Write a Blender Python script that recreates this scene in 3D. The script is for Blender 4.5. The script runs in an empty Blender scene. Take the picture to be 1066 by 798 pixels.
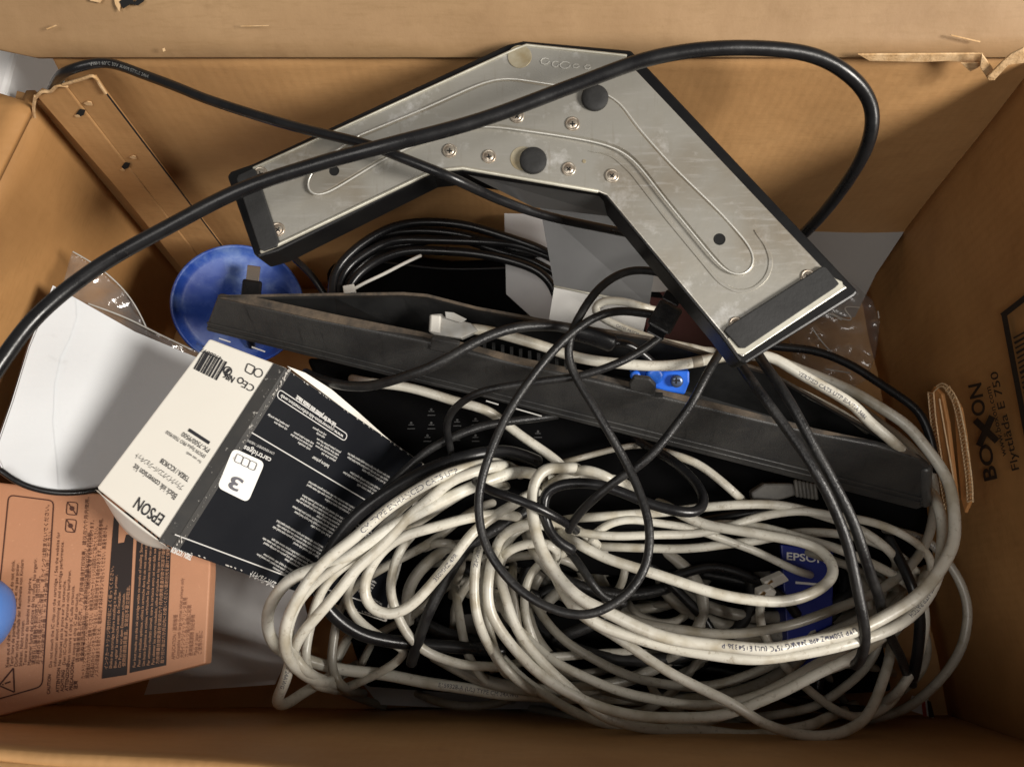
import bpy, bmesh, math, random
from mathutils import Vector as V, Matrix
random.seed(7)
S = bpy.context.scene
# ------------------------------------------------------------------ camera, world, lamps, exposure
FX = 770.0; H = 0.72; TH = math.radians(18.7)
cd = bpy.data.cameras.new('camera'); cam = bpy.data.objects.new('camera', cd); S.collection.objects.link(cam)
cam.location = (0, 0, H); cam.rotation_euler = (TH, 0, 0)
cd.sensor_width = 36; cd.lens = 36*FX/1066; cd.clip_start = .01; cd.clip_end = 100
cd.dof.use_dof = True; cd.dof.focus_distance = .52; cd.dof.aperture_fstop = 11
S.camera = cam
w = bpy.data.worlds.new('World'); S.world = w; w.use_nodes = True
bg = w.node_tree.nodes['Background']; bg.inputs[0].default_value = (1, .95, .89, 1); bg.inputs[1].default_value = .13
def lamp(name, d, dist, size, power, col):
    l = bpy.data.lights.new(name, 'AREA'); l.shape = 'DISK'; l.size = size; l.energy = power; l.color = col
    o = bpy.data.objects.new(name, l); S.collection.objects.link(o)
    d = V(d).normalized(); o.location = V((0, .15, .2)) + d*dist
    o.rotation_euler = d.to_track_quat('Z', 'Y').to_euler()
lamp('ceiling_lamp', (1.0, -.42, .80), 2.2, .65, 68, (1, .945, .87))
lamp('fill_lamp', (-.22, -.45, 1.0), 2.2, 1.1, 15, (1, .95, .89))  # added soft fill from above that lightens the shadows, no known fixture
S.view_settings.view_transform = 'Standard'; S.view_settings.look = 'None'
S.view_settings.exposure = 0; S.view_settings.gamma = 1
# ------------------------------------------------------------------ geometry helpers
CAM = V((0, 0, H)); Fw = V((0, math.sin(TH), -math.cos(TH))); Up = V((0, math.cos(TH), math.sin(TH))); Rt = V((1, 0, 0))
def ray(px, py): return Rt*((px-533)/FX) + Up*((399-py)/FX) + Fw
def P(px, py, z):
    r = ray(px, py); return CAM + r*((z-H)/r.z)
class Plane:
    def __init__(s, a, b, c):
        s.o = a.copy(); s.n = (b-a).cross(c-a).normalized()
        if s.n.dot(CAM-a) < 0: s.n = -s.n
    def at(s, px, py, off=0.0):
        r = ray(px, py); o = s.o + s.n*off
        return CAM + r*((o-CAM).dot(s.n)/r.dot(s.n))
def PP(*q): return Plane(*[P(*a) for a in q])
def mesh(name, verts, faces, mat, parent=None, smooth=False, bevel=0, seg=2, sub=0):
    verts = [V(v) for v in verts]
    if parent is not None: L = parent.matrix_basis.translation.copy() if parent.parent is None else V((0, 0, 0))
    if parent is not None and parent.parent is not None: L = parent.parent.matrix_basis.translation.copy()
    if parent is None:
        n = len(verts); L = sum(verts, V())/n; L.z = min(v.z for v in verts)
    me = bpy.data.meshes.new(name); me.from_pydata([v-L for v in verts], [], faces); me.validate(); me.update()
    bm = bmesh.new(); bm.from_mesh(me); bmesh.ops.recalc_face_normals(bm, faces=bm.faces); bm.to_mesh(me); bm.free()
    me.materials.append(mat)
    if smooth: me.polygons.foreach_set('use_smooth', [True]*len(me.polygons))
    o = bpy.data.objects.new(name, me); S.collection.objects.link(o)
    if parent is not None: o.parent = parent
    else: o.location = L
    if bevel:
        m = o.modifiers.new('bevel', 'BEVEL'); m.width = bevel; m.segments = seg; m.limit_method = 'ANGLE'; m.angle_limit = .6
    if sub:
        m = o.modifiers.new('sub', 'SUBSURF'); m.levels = sub; m.render_levels = sub
    return o
def thing(name, loc, label, cat, group=None):
    o = bpy.data.objects.new(name, None); S.collection.objects.link(o); o.location = loc
    o.empty_display_size = .01
    return tag(o, label, cat, group)
def tag(o, label=None, cat=None, group=None, kind=None):
    if label: o['label'] = label
    if cat: o['category'] = cat
    if group: o['group'] = group
    if kind: o['kind'] = kind
    return o
def join(*parts):
    vs, fs = [], []
    for v, f in parts:
        k = len(vs); vs += list(v); fs += [tuple(i+k for i in q) for q in f]
    return vs, fs
def prism(poly, d):
    n = len(poly); d = V(d)
    vs = [V(p) for p in poly] + [V(p)+d for p in poly]
    fs = [tuple(range(n)), tuple(range(2*n-1, n-1, -1))] + [(i, (i+1) % n, n+(i+1) % n, n+i) for i in range(n)]
    return vs, fs
def slab(pl, pxs, t, off=0.0):                       # polygon on a plane, thickness t away from the camera
    return prism([pl.at(x, y, off) for x, y in pxs], -pl.n*t)
def box6(c, ax, ay, az):
    c, ax, ay, az = V(c), V(ax), V(ay), V(az)
    vs = [c+ax*i+ay*j+az*k for i in (-1, 1) for j in (-1, 1) for k in (-1, 1)]
    return vs, [(0, 1, 3, 2), (4, 6, 7, 5), (0, 4, 5, 1), (2, 3, 7, 6), (0, 2, 6, 4), (1, 5, 7, 3)]
def frame_of(n, hint=V((1, 0, 0))):
    n = V(n).normalized(); x = (hint - n*hint.dot(n)).normalized(); return x, n.cross(x), n
def lathe(c, n, prof, seg=40, sx=1, sy=1):           # prof = [(r,h),...] around axis n
    x, y, n = frame_of(n); vs, fs = [], []
    for r, h in prof:
        for i in range(seg):
            a = 2*math.pi*i/seg; vs.append(V(c)+x*(r*sx*math.cos(a))+y*(r*sy*math.sin(a))+n*h)
    for j in range(len(prof)-1):
        for i in range(seg):
            k = (i+1) % seg; fs.append((j*seg+i, j*seg+k, (j+1)*seg+k, (j+1)*seg+i))
    fs.append(tuple(range(seg))[::-1]); fs.append(tuple((len(prof)-1)*seg+i for i in range(seg)))
    return vs, fs
def catmull(pts, step):
    n = len(pts); out = []
    for i in range(n-1):
        p0 = pts[max(i-1, 0)]; p1 = pts[i]; p2 = pts[i+1]; p3 = pts[min(i+2, n-1)]
        L = (p2-p1).length; k = max(2, int(L/step))
        for j in range(k):
            t = j/k
            out.append(.5*((2*p1)+(p2-p0)*t+(2*p0-5*p1+4*p2-p3)*t*t+(3*p1-p0-3*p2+p3)*t*t*t))
    out.append(pts[-1]); return out
def resample(pts, step):
    L = [0]
    for a, b in zip(pts, pts[1:]): L.append(L[-1]+(b-a).length)
    n = max(3, int(L[-1]/step)); out = []; j = 0
    for i in range(n+1):
        s = L[-1]*i/n
        while j < len(pts)-2 and L[j+1] < s: j += 1
        d = L[j+1]-L[j]; out.append(pts[j].lerp(pts[j+1], min(1, max(0, (s-L[j])/d)) if d > 1e-9 else 0))
    return out
def smooth(pts, it):
    for _ in range(it):
        pts = [pts[0]] + [(pts[i-1]+pts[i]*2+pts[i+1])/4 for i in range(1, len(pts)-1)] + [pts[-1]]
    return pts
def path(pts, step=.0035, it=6): return smooth(resample(catmull(pts, step), step), it)
def tube(c, r, sides=12, rf=None, flat=1.0):
    n = len(c); vs, fs = [], []
    T = [(c[min(i+1, n-1)]-c[max(i-1, 0)]).normalized() for i in range(n)]
    x = T[0].orthogonal().normalized()
    rings = []
    def ring(p, x, y, rr): rings.append(len(vs)); vs.extend([p+x*(rr*math.cos(2*math.pi*k/sides))+y*(rr*flat*math.sin(2*math.pi*k/sides)) for k in range(sides)])
    for i in range(n):
        x = (x-T[i]*x.dot(T[i])).normalized(); y = T[i].cross(x)
        rr = r if rf is None else r*rf(i/(n-1))
        if i == 0: ring(c[0]-T[0]*rr*.55, x, y, rr*.35); ring(c[0]-T[0]*rr*.35, x, y, rr*.78)
        ring(c[i], x, y, rr)
        if i == n-1: ring(c[i]+T[i]*rr*.35, x, y, rr*.78); ring(c[i]+T[i]*rr*.55, x, y, rr*.35)
    for a, b in zip(rings, rings[1:]):
        for k in range(sides):
            l = (k+1) % sides; fs.append((a+k, a+l, b+l, b+k))
    fs.append(tuple(range(sides))[::-1]); fs.append(tuple(rings[-1]+k for k in range(sides)))
    return vs, fs
def zl(pts, zs):                                     # pixel list + a few heights spread along it
    n = len(pts); out = []
    for i, (x, y) in enumerate(pts):
        t = i/(n-1)*(len(zs)-1); k = min(int(t), len(zs)-2); out.append(P(x, y, zs[k]+(zs[k+1]-zs[k])*(t-k)))
    return out
# ------------------------------------------------------------------ text
_tc = {}
def glyphs(s, bold=0.0, res=1, italic=0.0):
    k = (s, bold, res, italic)
    if k in _tc: return _tc[k]
    c = bpy.data.curves.new('t', 'FONT'); c.body = s; c.resolution_u = res; c.offset = bold; c.shear = italic
    o = bpy.data.objects.new('t', c); S.collection.objects.link(o); bpy.context.view_layer.update()
    m = bpy.data.meshes.new_from_object(o)
    v = [(a.co.x, a.co.y) for a in m.vertices]; f = [tuple(p.vertices) for p in m.polygons]
    bpy.data.objects.remove(o); bpy.data.curves.remove(c); bpy.data.meshes.remove(m)
    if v:
        x0 = min(a[0] for a in v); v = [(a[0]-x0, a[1]) for a in v]; wd = max(a[0] for a in v)
    else: wd = 1
    _tc[k] = (v, f, wd); return _tc[k]
def txt(pl, s, p0, p1, up, bold=0.0, off=.0004, res=1, fit=True):
    """text on plane pl: baseline from pixel p0 to p1, capital height = vector up (pixels)"""
    v, f, wd = glyphs(s, bold, max(res, 4 if math.hypot(*up) > 6 else 2)); cap = .69
    dx, dy = p1[0]-p0[0], p1[1]-p0[1]
    return [pl.at(p0[0]+dx*x/wd+up[0]*y/cap, p0[1]+dy*x/wd+up[1]*y/cap, off) for x, y in v], f
def strip(pl, a, b, wpx, off=.0004):                 # thin printed bar between two pixels
    d = V((b[0]-a[0], b[1]-a[1])); n = V((-d.y, d.x)).normalized()*wpx/2
    q = [(a[0]+n.x, a[1]+n.y), (b[0]+n.x, b[1]+n.y), (b[0]-n.x, b[1]-n.y), (a[0]-n.x, a[1]-n.y)]
    return [pl.at(x, y, off) for x, y in q], [(0, 1, 2, 3)]
def rline(pl, pts, wpx, closed=True, off=.0004):
    n = len(pts); return join(*[strip(pl, pts[i], pts[(i+1) % n], wpx, off+.00002*(i % 2)) for i in range(n if closed else n-1)])
def rrect(a, b, c, d, r=.15, k=4):                   # rounded quadrilateral outline in pixels
    q = [V(p).to_2d() if len(p) > 2 else V((p[0], p[1])) for p in (a, b, c, d)]; out = []
    for i in range(4):
        p, pr, nx = q[i], q[i-1], q[(i+1) % 4]; m = min((pr-p).length, (nx-p).length)*r
        s = p+(pr-p).normalized()*m; e = p+(nx-p).normalized()*m
        for j in range(k+1):
            t = j/k; out.append(tuple((1-t)**2*s+2*t*(1-t)*p+t*t*e))
    return out
def poly(pl, pts, off=.0004): return [pl.at(x, y, off) for x, y in pts], [tuple(range(len(pts)))]
def circ(c, r, n=20, ry=None): return [(c[0]+r*math.cos(2*math.pi*i/n), c[1]+(ry or r)*math.sin(2*math.pi*i/n)) for i in range(n)]
def on_tube(c, r, start, s, hgt, rev=False, bold=0.0, tw=0.0):
    """lettering wrapped on the camera side of a cable; start = fraction of its length, hgt = capital height (m)"""
    v, f, wd = glyphs(s, bold, 2); L = [0]
    for a, b in zip(c, c[1:]): L.append(L[-1]+(b-a).length)
    sc = hgt/.69; out = []; s0 = start*L[-1]
    def loc(d):
        d = min(max(d, 0), L[-1]-1e-5); j = 0
        lo, hi = 0, len(L)-1
        while hi-lo > 1:
            m = (lo+hi)//2
            if L[m] <= d: lo = m
            else: hi = m
        j = lo; t = (d-L[j])/max(1e-9, L[j+1]-L[j]); p = c[j].lerp(c[j+1], t)
        T = (c[min(j+1, len(c)-1)]-c[max(j-1, 0)]).normalized(); T2 = (c[min(j+2, len(c)-1)]-c[j]).normalized()
        return p, T.lerp(T2, t).normalized()
    for x, y in v:
        p, T = loc(s0+(-x if rev else x)*sc)
        n = (CAM-p); n = (n-T*n.dot(T)).normalized(); sd = n.cross(T)*(-1 if rev else 1)
        a = (y-.35)*sc/r + tw
        out.append(p+(n*math.cos(a)+sd*math.sin(a))*(r+.00012))
    return out, f
# ------------------------------------------------------------------ materials
def mat(name, col, rough=.5, metal=0.0, col2=None, nscale=20, bump=0.0, bscale=200, spec=.5, var=None, detail=4, coat=0.0, rvar=0.0, wave=None, spots=None, alpha=1.0, trans=0.0, grime=None, dent=None, fibre=None, scratch=None):
    m = bpy.data.materials.new(name); m.use_nodes = True; nt = m.node_tree; N = nt.nodes; Lk = nt.links
    b = N['Principled BSDF']; b.inputs['Base Color'].default_value = (*col, 1); b.inputs['Roughness'].default_value = rough
    b.inputs['Metallic'].default_value = metal; b.inputs['Specular IOR Level'].default_value = spec
    b.inputs['Coat Weight'].default_value = coat; b.inputs['Alpha'].default_value = alpha; b.inputs['Transmission Weight'].default_value = trans
    tc = N.new('ShaderNodeTexCoord')
    cur = None
    def noise(sc, det=4, rgh=.6):
        n = N.new('ShaderNodeTexNoise'); n.inputs['Scale'].default_value = sc; n.inputs['Detail'].default_value = det; n.inputs['Roughness'].default_value = rgh
        Lk.new(tc.outputs['Object'], n.inputs['Vector']); return n
    def ramp(src, a, b_):
        r = N.new('ShaderNodeMapRange'); r.inputs['From Min'].default_value = a; r.inputs['From Max'].default_value = b_; Lk.new(src, r.inputs['Value']); return r.outputs[0]
    def mix(fac, A, B):
        x = N.new('ShaderNodeMix'); x.data_type = 'RGBA'; Lk.new(fac, x.inputs[0])
        for s, i in ((A, 6), (B, 7)):
            if isinstance(s, tuple): x.inputs[i].default_value = (*s, 1)
            else: Lk.new(s, x.inputs[i])
        return x.outputs[2]
    if col2 is not None:
        n = noise(nscale, detail); f = ramp(n.outputs['Fac'], .32, .68); cur = mix(f, tuple(col), tuple(col2))
        if rvar:
            r = N.new('ShaderNodeMapRange'); r.inputs['To Min'].default_value = rough-rvar; r.inputs['To Max'].default_value = rough+rvar; Lk.new(f, r.inputs['Value']); Lk.new(r.outputs[0], b.inputs['Roughness'])
    if spots:
        c3, sc, lo, hi = spots; n = noise(sc, 6, .7); cur = mix(ramp(n.outputs['Fac'], lo, hi), cur if cur is not None else tuple(col), tuple(c3))
    if grime:
        c3, sc, lo, hi = grime; n = noise(sc, 3, .5); cur = mix(ramp(n.outputs['Fac'], lo, hi), cur if cur is not None else tuple(col), tuple(c3))
    def streak(sc, vec, rot=0):
        mp = N.new('ShaderNodeMapping'); mp.inputs['Scale'].default_value = vec; mp.inputs['Rotation'].default_value = (0, 0, rot); Lk.new(tc.outputs['Object'], mp.inputs['Vector'])
        n = noise(sc, 5, .65); Lk.new(mp.outputs[0], n.inputs['Vector']); return n
    if fibre: cur = mix(ramp(streak(60, (1, 1, 9)).outputs['Fac'], .50, .85), cur if cur is not None else tuple(col), tuple(fibre))
    if scratch:
        cur = mix(ramp(streak(40, (1, 9, 1), .6).outputs['Fac'], .54, .76), cur, tuple(scratch[0]))
        cur = mix(ramp(streak(30, (11, 1, 1), .5).outputs['Fac'], .58, .80), cur, tuple(scratch[1]))
    if cur is not None: Lk.new(cur, b.inputs['Base Color'])
    hgt = None
    if bump:
        n = noise(bscale, 5); hgt = n.outputs['Fac']
        dn = None
        if dent:
            n2 = noise(dent[0], 3, .45); dn = N.new('ShaderNodeBump'); dn.inputs['Strength'].default_value = dent[1]; dn.inputs['Distance'].default_value = dent[2]; Lk.new(n2.outputs['Fac'], dn.inputs['Height'])
        bp = N.new('ShaderNodeBump'); bp.inputs['Strength'].default_value = bump; bp.inputs['Distance'].default_value = .001; Lk.new(hgt, bp.inputs['Height']); last = bp
        if dn: Lk.new(dn.outputs[0], bp.inputs['Normal'])
        Lk.new(bp.outputs[0], b.inputs['Normal'])
    if wave:
        ax, sc, st = wave; wv = N.new('ShaderNodeTexWave'); wv.bands_direction = ax; wv.inputs['Scale'].default_value = sc
        wv.inputs['Distortion'].default_value = 1.2; wv.inputs['Detail'].default_value = 2
        Lk.new(tc.outputs['Object'], wv.inputs['Vector'])
        b2 = N.new('ShaderNodeBump'); b2.inputs['Strength'].default_value = st; b2.inputs['Distance'].default_value = .0008; Lk.new(wv.outputs['Fac'], b2.inputs['Height'])
        if bump: Lk.new(bp.outputs[0], b2.inputs['Normal'])
        Lk.new(b2.outputs[0], b.inputs['Normal'])
    return m
KR = (.50, .285, .122); KR2 = (.41, .222, .088)
def kraft(name, ax, c=KR, c2=KR2, st=.06, sc=46): return mat(name, c, .62, col2=c2, nscale=9, bump=.35, bscale=90, spec=.35, dent=(13, .5, .006), fibre=(c[0]*.8, c[1]*.78, c[2]*.72), wave=(ax, sc, st), spots=((c[0]*.78, c[1]*.74, c[2]*.7), 38, .55, .8))
M = dict(
    kraft_x=kraft('kraft_board', 'X'), kraft_y=kraft('kraft_board_side', 'Y', (.46, .245, .092), (.38, .195, .07)),
    flap=kraft('kraft_flap_shaded', 'X', (.35, .22, .11), (.29, .175, .085), .02, 30),  # greyer kraft: grazing light on the back flap put into its colour
    kraft_edge=mat('kraft_edge', (.55, .33, .15), .8, col2=(.34, .18, .07), nscale=400, bump=.6, bscale=500),
    tear=mat('torn_kraft', (.72, .5, .28), .85, col2=(.5, .3, .13), nscale=120, bump=.8, bscale=300),
    inkprint=mat('printing_ink', (.02, .014, .01), .6),
    metal=mat('galvanised_steel', (.52, .505, .455), .34, .55, col2=(.41, .39, .34), nscale=26, bump=.2, bscale=90, rvar=.10, spots=((.78, .77, .74), 48, .56, .74), grime=((.24, .19, .13), 13, .54, .80), scratch=((.52, .50, .46), (.40, .37, .31))),
    metal_lip=mat('steel_lip', (.72, .70, .60), .4, .5, col2=(.5, .48, .4), nscale=60),
    blackpaint=mat('black_frame', (.005, .005, .006), .35, col2=(.010, .010, .010), nscale=40, bump=.1, bscale=300, spec=.3),
    rubber=mat('rubber_pad', (.035, .035, .035), .7, spec=.3, col2=(.022, .022, .022), nscale=50, bump=.3, bscale=400),
    screw=mat('screw_zinc', (.62, .57, .48), .35, .75, col2=(.36, .27, .2), nscale=260),
    stain=mat('glue_stain', (.30, .24, .14), .5, .3, col2=(.42, .38, .28), nscale=90),
    hole=mat('hole_dark', (.004, .004, .004), .9),
    cable=mat('black_pvc', (.007, .007, .008), .30, col2=(.012, .012, .013), nscale=60, bump=.12, bscale=260, rvar=.06, spec=.4, spots=((.05, .048, .045), 160, .66, .8)),
    cable_g=mat('grey_black_pvc', (.010, .010, .011), .38, spec=.4, col2=(.022, .0215, .021), nscale=90, bump=.4, bscale=500, rvar=.1, spots=((.10, .095, .09), 220, .64, .8)),
    tray=mat('tray_black', (.024, .024, .025), .42, spec=.4, col2=(.042, .041, .039), nscale=28, bump=.4, bscale=900, spots=((.15, .14, .12), 300, .66, .8), rvar=.1, scratch=((.045, .043, .04), (.014, .014, .014))),
    dust=mat('tray_dusty_rim', (.115, .085, .058), .85, col2=(.03, .026, .022), nscale=75, bump=.6, bscale=300),
    traydark=mat('tray_inside', (.010, .010, .010), .30, col2=(.02, .02, .02), nscale=30, spots=((.09, .085, .08), 500, .66, .8)),
    blue=mat('blue_lid', (.014, .045, .27), .34, col2=(.04, .10, .38), nscale=22, spots=((.14, .22, .46), 40, .50, .74), rvar=.14),
    bluelight=mat('pale_blue_plastic', (.07, .18, .52), .3, col2=(.10, .23, .58), nscale=20),
    blueplug=mat('vga_blue', (.012, .11, .62), .35, col2=(.02, .15, .7), nscale=60),
    bluecard=mat('blue_carton', (.006, .018, .20), .4, col2=(.008, .02, .23), nscale=30),
    paper=mat('white_paper', (.66, .68, .70), .6, col2=(.62, .64, .66), nscale=9, bump=.7, bscale=16, spots=((.52, .53, .54), 30, .62, .85)),
    paper2=mat('plain_paper', (.60, .60, .60), .7, col2=(.50, .50, .51), nscale=14, bump=.6, bscale=18),
    envedge=mat('envelope_edge', (.05, .02, .01), .6),
    epwhite=mat('carton_white', (.80, .77, .70), .45, col2=(.76, .73, .66), nscale=10, bump=.08, bscale=60, spots=((.50, .44, .36), 90, .70, .84)),
    epblack=mat('carton_black', (.006, .007, .010), .42, col2=(.009, .010, .013), nscale=20, bump=.1, bscale=70, spec=.12),
    epgrey=mat('carton_dark_band', (.045, .043, .04), .4, col2=(.03, .03, .03), nscale=80, spots=((.5, .48, .44), 190, .63, .72)),
    ink=mat('black_ink', (.02, .02, .024), .5), wink=mat('white_ink', (.78, .77, .74), .5),
    gink=mat('grey_ink', (.10, .10, .12), .5), cink=mat('cable_ink', (.06, .06, .09), .6), bcink=mat('cable_grey_ink', (.20, .20, .19), .6),
    brown=mat('brown_carton', (.49, .245, .14), .55, col2=(.44, .215, .12), nscale=14, bump=.15, bscale=220, spots=((.62, .34, .2), 420, .62, .75)),
    brownink=mat('brown_box_ink', (.07, .024, .015), .6), bpanel=mat('brown_box_panel', (.018, .011, .010), .5), bpanelink=mat('brown_panel_text', (.50, .26, .15), .6),
    steel=mat('bent_steel_sheet', (.15, .15, .15), .38, .6, col2=(.12, .12, .12), nscale=12),
    maroon=mat('maroon_plastic', (.045, .010, .012), .5), device=mat('black_device', (.003, .003, .0035), .8, col2=(.004, .004, .004), nscale=30, spec=.04),
    devmark=mat('device_marks', (.05, .05, .05), .6),
    white_plastic=mat('white_nylon', (.62, .60, .55), .4), clearplug=mat('clear_plug', (.50, .50, .48), .18, col2=(.42, .40, .36), nscale=150, alpha=.75),
    plugmetal=mat('plug_shell', (.75, .68, .6), .25, 1.0), brass=mat('brass_tip', (.6, .42, .2), .3, 1.0),
    table=mat('white_surface', (.90, .90, .90), .6, col2=(.87, .87, .87), nscale=8),
    red=mat('red_label', (.35, .04, .03), .5), greyplug=mat('grey_boot', (.12, .115, .10), .5, col2=(.07, .065, .06), nscale=90),
)
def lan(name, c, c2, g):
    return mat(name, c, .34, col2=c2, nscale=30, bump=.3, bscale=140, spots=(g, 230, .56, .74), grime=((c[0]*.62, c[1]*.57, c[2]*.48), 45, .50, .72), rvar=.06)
M['band'] = mat('band_mark', (.25, .22, .17), .6, col2=(.17, .15, .12), nscale=200)
M['lan'] = lan('cream_cable_jacket', (.62, .60, .53), (.56, .535, .46), (.28, .24, .18))
M['lan2'] = lan('white_cable_jacket', (.70, .69, .62), (.66, .64, .56), (.36, .32, .26))
M['lan_shade'] = lan('shaded_cable_jacket', (.36, .34, .29), (.30, .28, .24), (.15, .13, .10))  # darker copy of the cream jacket, shade of the deep pile in its colour
def film(name, a):
    m = bpy.data.materials.new(name); m.use_nodes = True; nt = m.node_tree; N = nt.nodes; b = N['Principled BSDF']
    out = N['Material Output']; N.remove(b)
    gl = N.new('ShaderNodeBsdfGlossy'); gl.inputs['Roughness'].default_value = .12; gl.inputs['Color'].default_value = (.9, .9, .9, 1)
    df = N.new('ShaderNodeBsdfDiffuse'); df.inputs['Color'].default_value = (.6, .58, .56, 1)
    tr = N.new('ShaderNodeBsdfTransparent'); tr.inputs['Color'].default_value = (.93, .93, .93, 1)
    n = N.new('ShaderNodeTexNoise'); n.inputs['Scale'].default_value = 45; n.inputs['Detail'].default_value = 5; tc = N.new('ShaderNodeTexCoord'); nt.links.new(tc.outputs['Object'], n.inputs['Vector'])
    bp = N.new('ShaderNodeBump'); bp.inputs['Strength'].default_value = .7; bp.inputs['Distance'].default_value = .004; nt.links.new(n.outputs['Fac'], bp.inputs['Height']); nt.links.new(bp.outputs[0], gl.inputs['Normal'])
    m1 = N.new('ShaderNodeMixShader'); m1.inputs[0].default_value = .5; nt.links.new(gl.outputs[0], m1.inputs[1]); nt.links.new(df.outputs[0], m1.inputs[2])
    m2 = N.new('ShaderNodeMixShader'); m2.inputs[0].default_value = a; nt.links.new(tr.outputs[0], m2.inputs[1]); nt.links.new(m1.outputs[0], m2.inputs[2])
    nt.links.new(m2.outputs[0], out.inputs[0]); return m
M['film'] = film('clear_film', .16); M['film2'] = film('clear_bag_film', .10)

# ================================================================== SETTING
tag(mesh('tabletop', *box6((0, 0, -.035), (1.6, 0, 0), (0, 1.6, 0), (0, 0, .02)), M['table']), kind='structure')
tag(mesh('raised_white_block', *box6((-.68, .63, .1395), (.324, 0, 0), (0, .29, 0), (0, 0, .1545)), M['table'], bevel=.003), 'plain white surface beyond the torn corner of the cardboard box, top left', 'raised_surface')  # white surface raised into a block so the lamp reaches it
# ================================================================== THE MOVING BOX
root = thing('cardboard_box', (0, .14, -.006), 'large open brown cardboard moving box with a torn rim, holding everything else', 'cardboard box')
def wall(name, corners, n, m, t=.006, nx=30, nz=12, wob=.0015, rimwob=.0, corner=False):
    """corners: bottom-left, bottom-right, top-right, top-left; n = outward direction"""
    a, b, c, d = [V(q) for q in corners]; n = V(n); vs = []; fs = []
    rnd = [random.uniform(-1, 1) for _ in range(nx+1)]
    for side in (0, 1):
        for j in range(nz+1):
            for i in range(nx+1):
                u, v = i/nx, j/nz; p = a.lerp(b, u).lerp(d.lerp(c, u), v)
                k = math.sin(u*9+v*4)*math.sin(v*6+u*3)*wob + wob*.5*math.sin(u*31+v*3)
                if v == 1: p = p+(d-a).normalized()*rnd[i]*rimwob
                if corner and p.x < -.301 and p.z > .296: p.z = .296+.004*math.sin(p.x*400)
                vs.append(p+n*(t*side+k))
    W = nx+1; off = W*(nz+1)
    for j in range(nz):
        for i in range(nx):
            q = (j*W+i, j*W+i+1, (j+1)*W+i+1, (j+1)*W+i); fs.append(q); fs.append(tuple(x+off for x in q[::-1]))
    for j in range(nz): fs.append((j*W, (j+1)*W, off+(j+1)*W, off+j*W)); e = nx; fs.append((j*W+e, off+j*W+e, off+(j+1)*W+e, (j+1)*W+e))
    for i in range(nx): fs.append((i, off+i, off+i+1, i+1)); k = nz*W; fs.append((k+i, k+i+1, off+k+i+1, off+k+i))
    return mesh(name, vs, fs, m, root, smooth=True)
BLb, BRb, NRb, NLb = (-.345, .350, 0), (.374, .352, 0), (.392, -.068, 0), (-.405, -.060, 0)
BLt, BRt, NRt, NLt = (-.332, .352, .300), (.342, .352, .338), (.385, -.090, .325), (-.41, -.060, .318)
wall('back_wall', [(-.352, .350, 0), (.386, .352, 0), (.356, .352, .342), (-.345, .352, .342)], (0, 1, 0), M['kraft_x'], nx=70, nz=20, corner=True)
wall('left_wall', [(-.409, -.070, 0), (-.344, .356, 0), (-.331, .358, .298), (-.414, -.070, .314)], (-1, 0, 0), M['kraft_y'])
wall('right_wall', [(.372, .358, 0), (.390, -.078, 0), (.383, -.100, .325), (.340, .358, .338)], (1, 0, 0), M['kraft_y'], rimwob=.001)
wall('near_wall', [(.402, -.068, 0), (-.415, -.060, 0), (-.42, -.045, .318), (.395, -.090, .325)], (0, -1, 0), M['kraft_x'], rimwob=.0008)
mesh('floor_panel', *box6((0, .14, -.006), (.415, 0, 0), (0, .222, 0), (0, 0, .005)), M['kraft_x'], root)
# back flap folded outwards: rises away from the rim
def sheet(fn, nx, ny, t, n):                         # fn(u,v)->point
    vs, fs = [], []
    for s in (0, 1):
        for j in range(ny+1):
            for i in range(nx+1): vs.append(V(fn(i/nx, j/ny))+V(n)*t*s)
    W = nx+1; off = W*(ny+1)
    for j in range(ny):
        for i in range(nx):
            q = (j*W+i, j*W+i+1, (j+1)*W+i+1, (j+1)*W+i); fs.append(q); fs.append(tuple(x+off for x in q[::-1]))
    for j in range(ny): fs.append((j*W, (j+1)*W, off+(j+1)*W, off+j*W)); fs.append((j*W+nx, off+j*W+nx, off+(j+1)*W+nx, (j+1)*W+nx))
    for i in range(nx): fs.append((i, off+i, off+i+1, i+1)); k = ny*W; fs.append((k+i, k+i+1, off+k+i+1, off+k+i))
    return vs, fs
def bf(u, v):
    jag = .006*math.sin(v*40)+.004*math.sin(v*97)
    x0 = -.303 + jag - .9*min(v, .06) - .05*v; x1 = .46 + .1*v
    x = x0+(x1-x0)*u
    rip = .0022*math.sin(x*23+v*5)+.0012*math.sin(x*61+v*17)
    d = .16*v
    return (x, .346+d*.80, .3425+d*.62+.006*math.sin(min(v*7, 1.57))+rip*min(1, v*6))
mesh('back_flap', *sheet(bf, 70, 16, .006, (0, .5, -.8)), M['flap'], root, smooth=True)
def lf(u, v):                                        # left flap folded outwards
    d = .17*v; y = .343-.408*u+.30*d*(1-u); x = -.329-(.335-y)*.17
    return (x-d*.93, y, .303+.014*u-d*.30*u+.0012*math.sin(u*30+v*9)*v)
mesh('left_flap', *sheet(lf, 40, 10, .006, (-.2, 0, -1)), M['kraft_y'], root, smooth=True)
def nf(u, v):
    x = -.41+.79*u; d = .14*v
    return (x, -.051-.042*u-d*.9, .319+.005*u-d*.38+.001*math.sin(u*40))
mesh('near_flap', *sheet(nf, 50, 8, .006, (0, .2, -1)), M['kraft_x'], root, smooth=True)
def rf_(u, v):
    y = .345-.43*u; d = .14*v; return (.348+.045*u+d*.85, y, .336-.012*u+d*.50)
mesh('right_flap', *sheet(rf_, 40, 8, .006, (.3, 0, -1)), M['kraft_y'], root, smooth=True)
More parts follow.
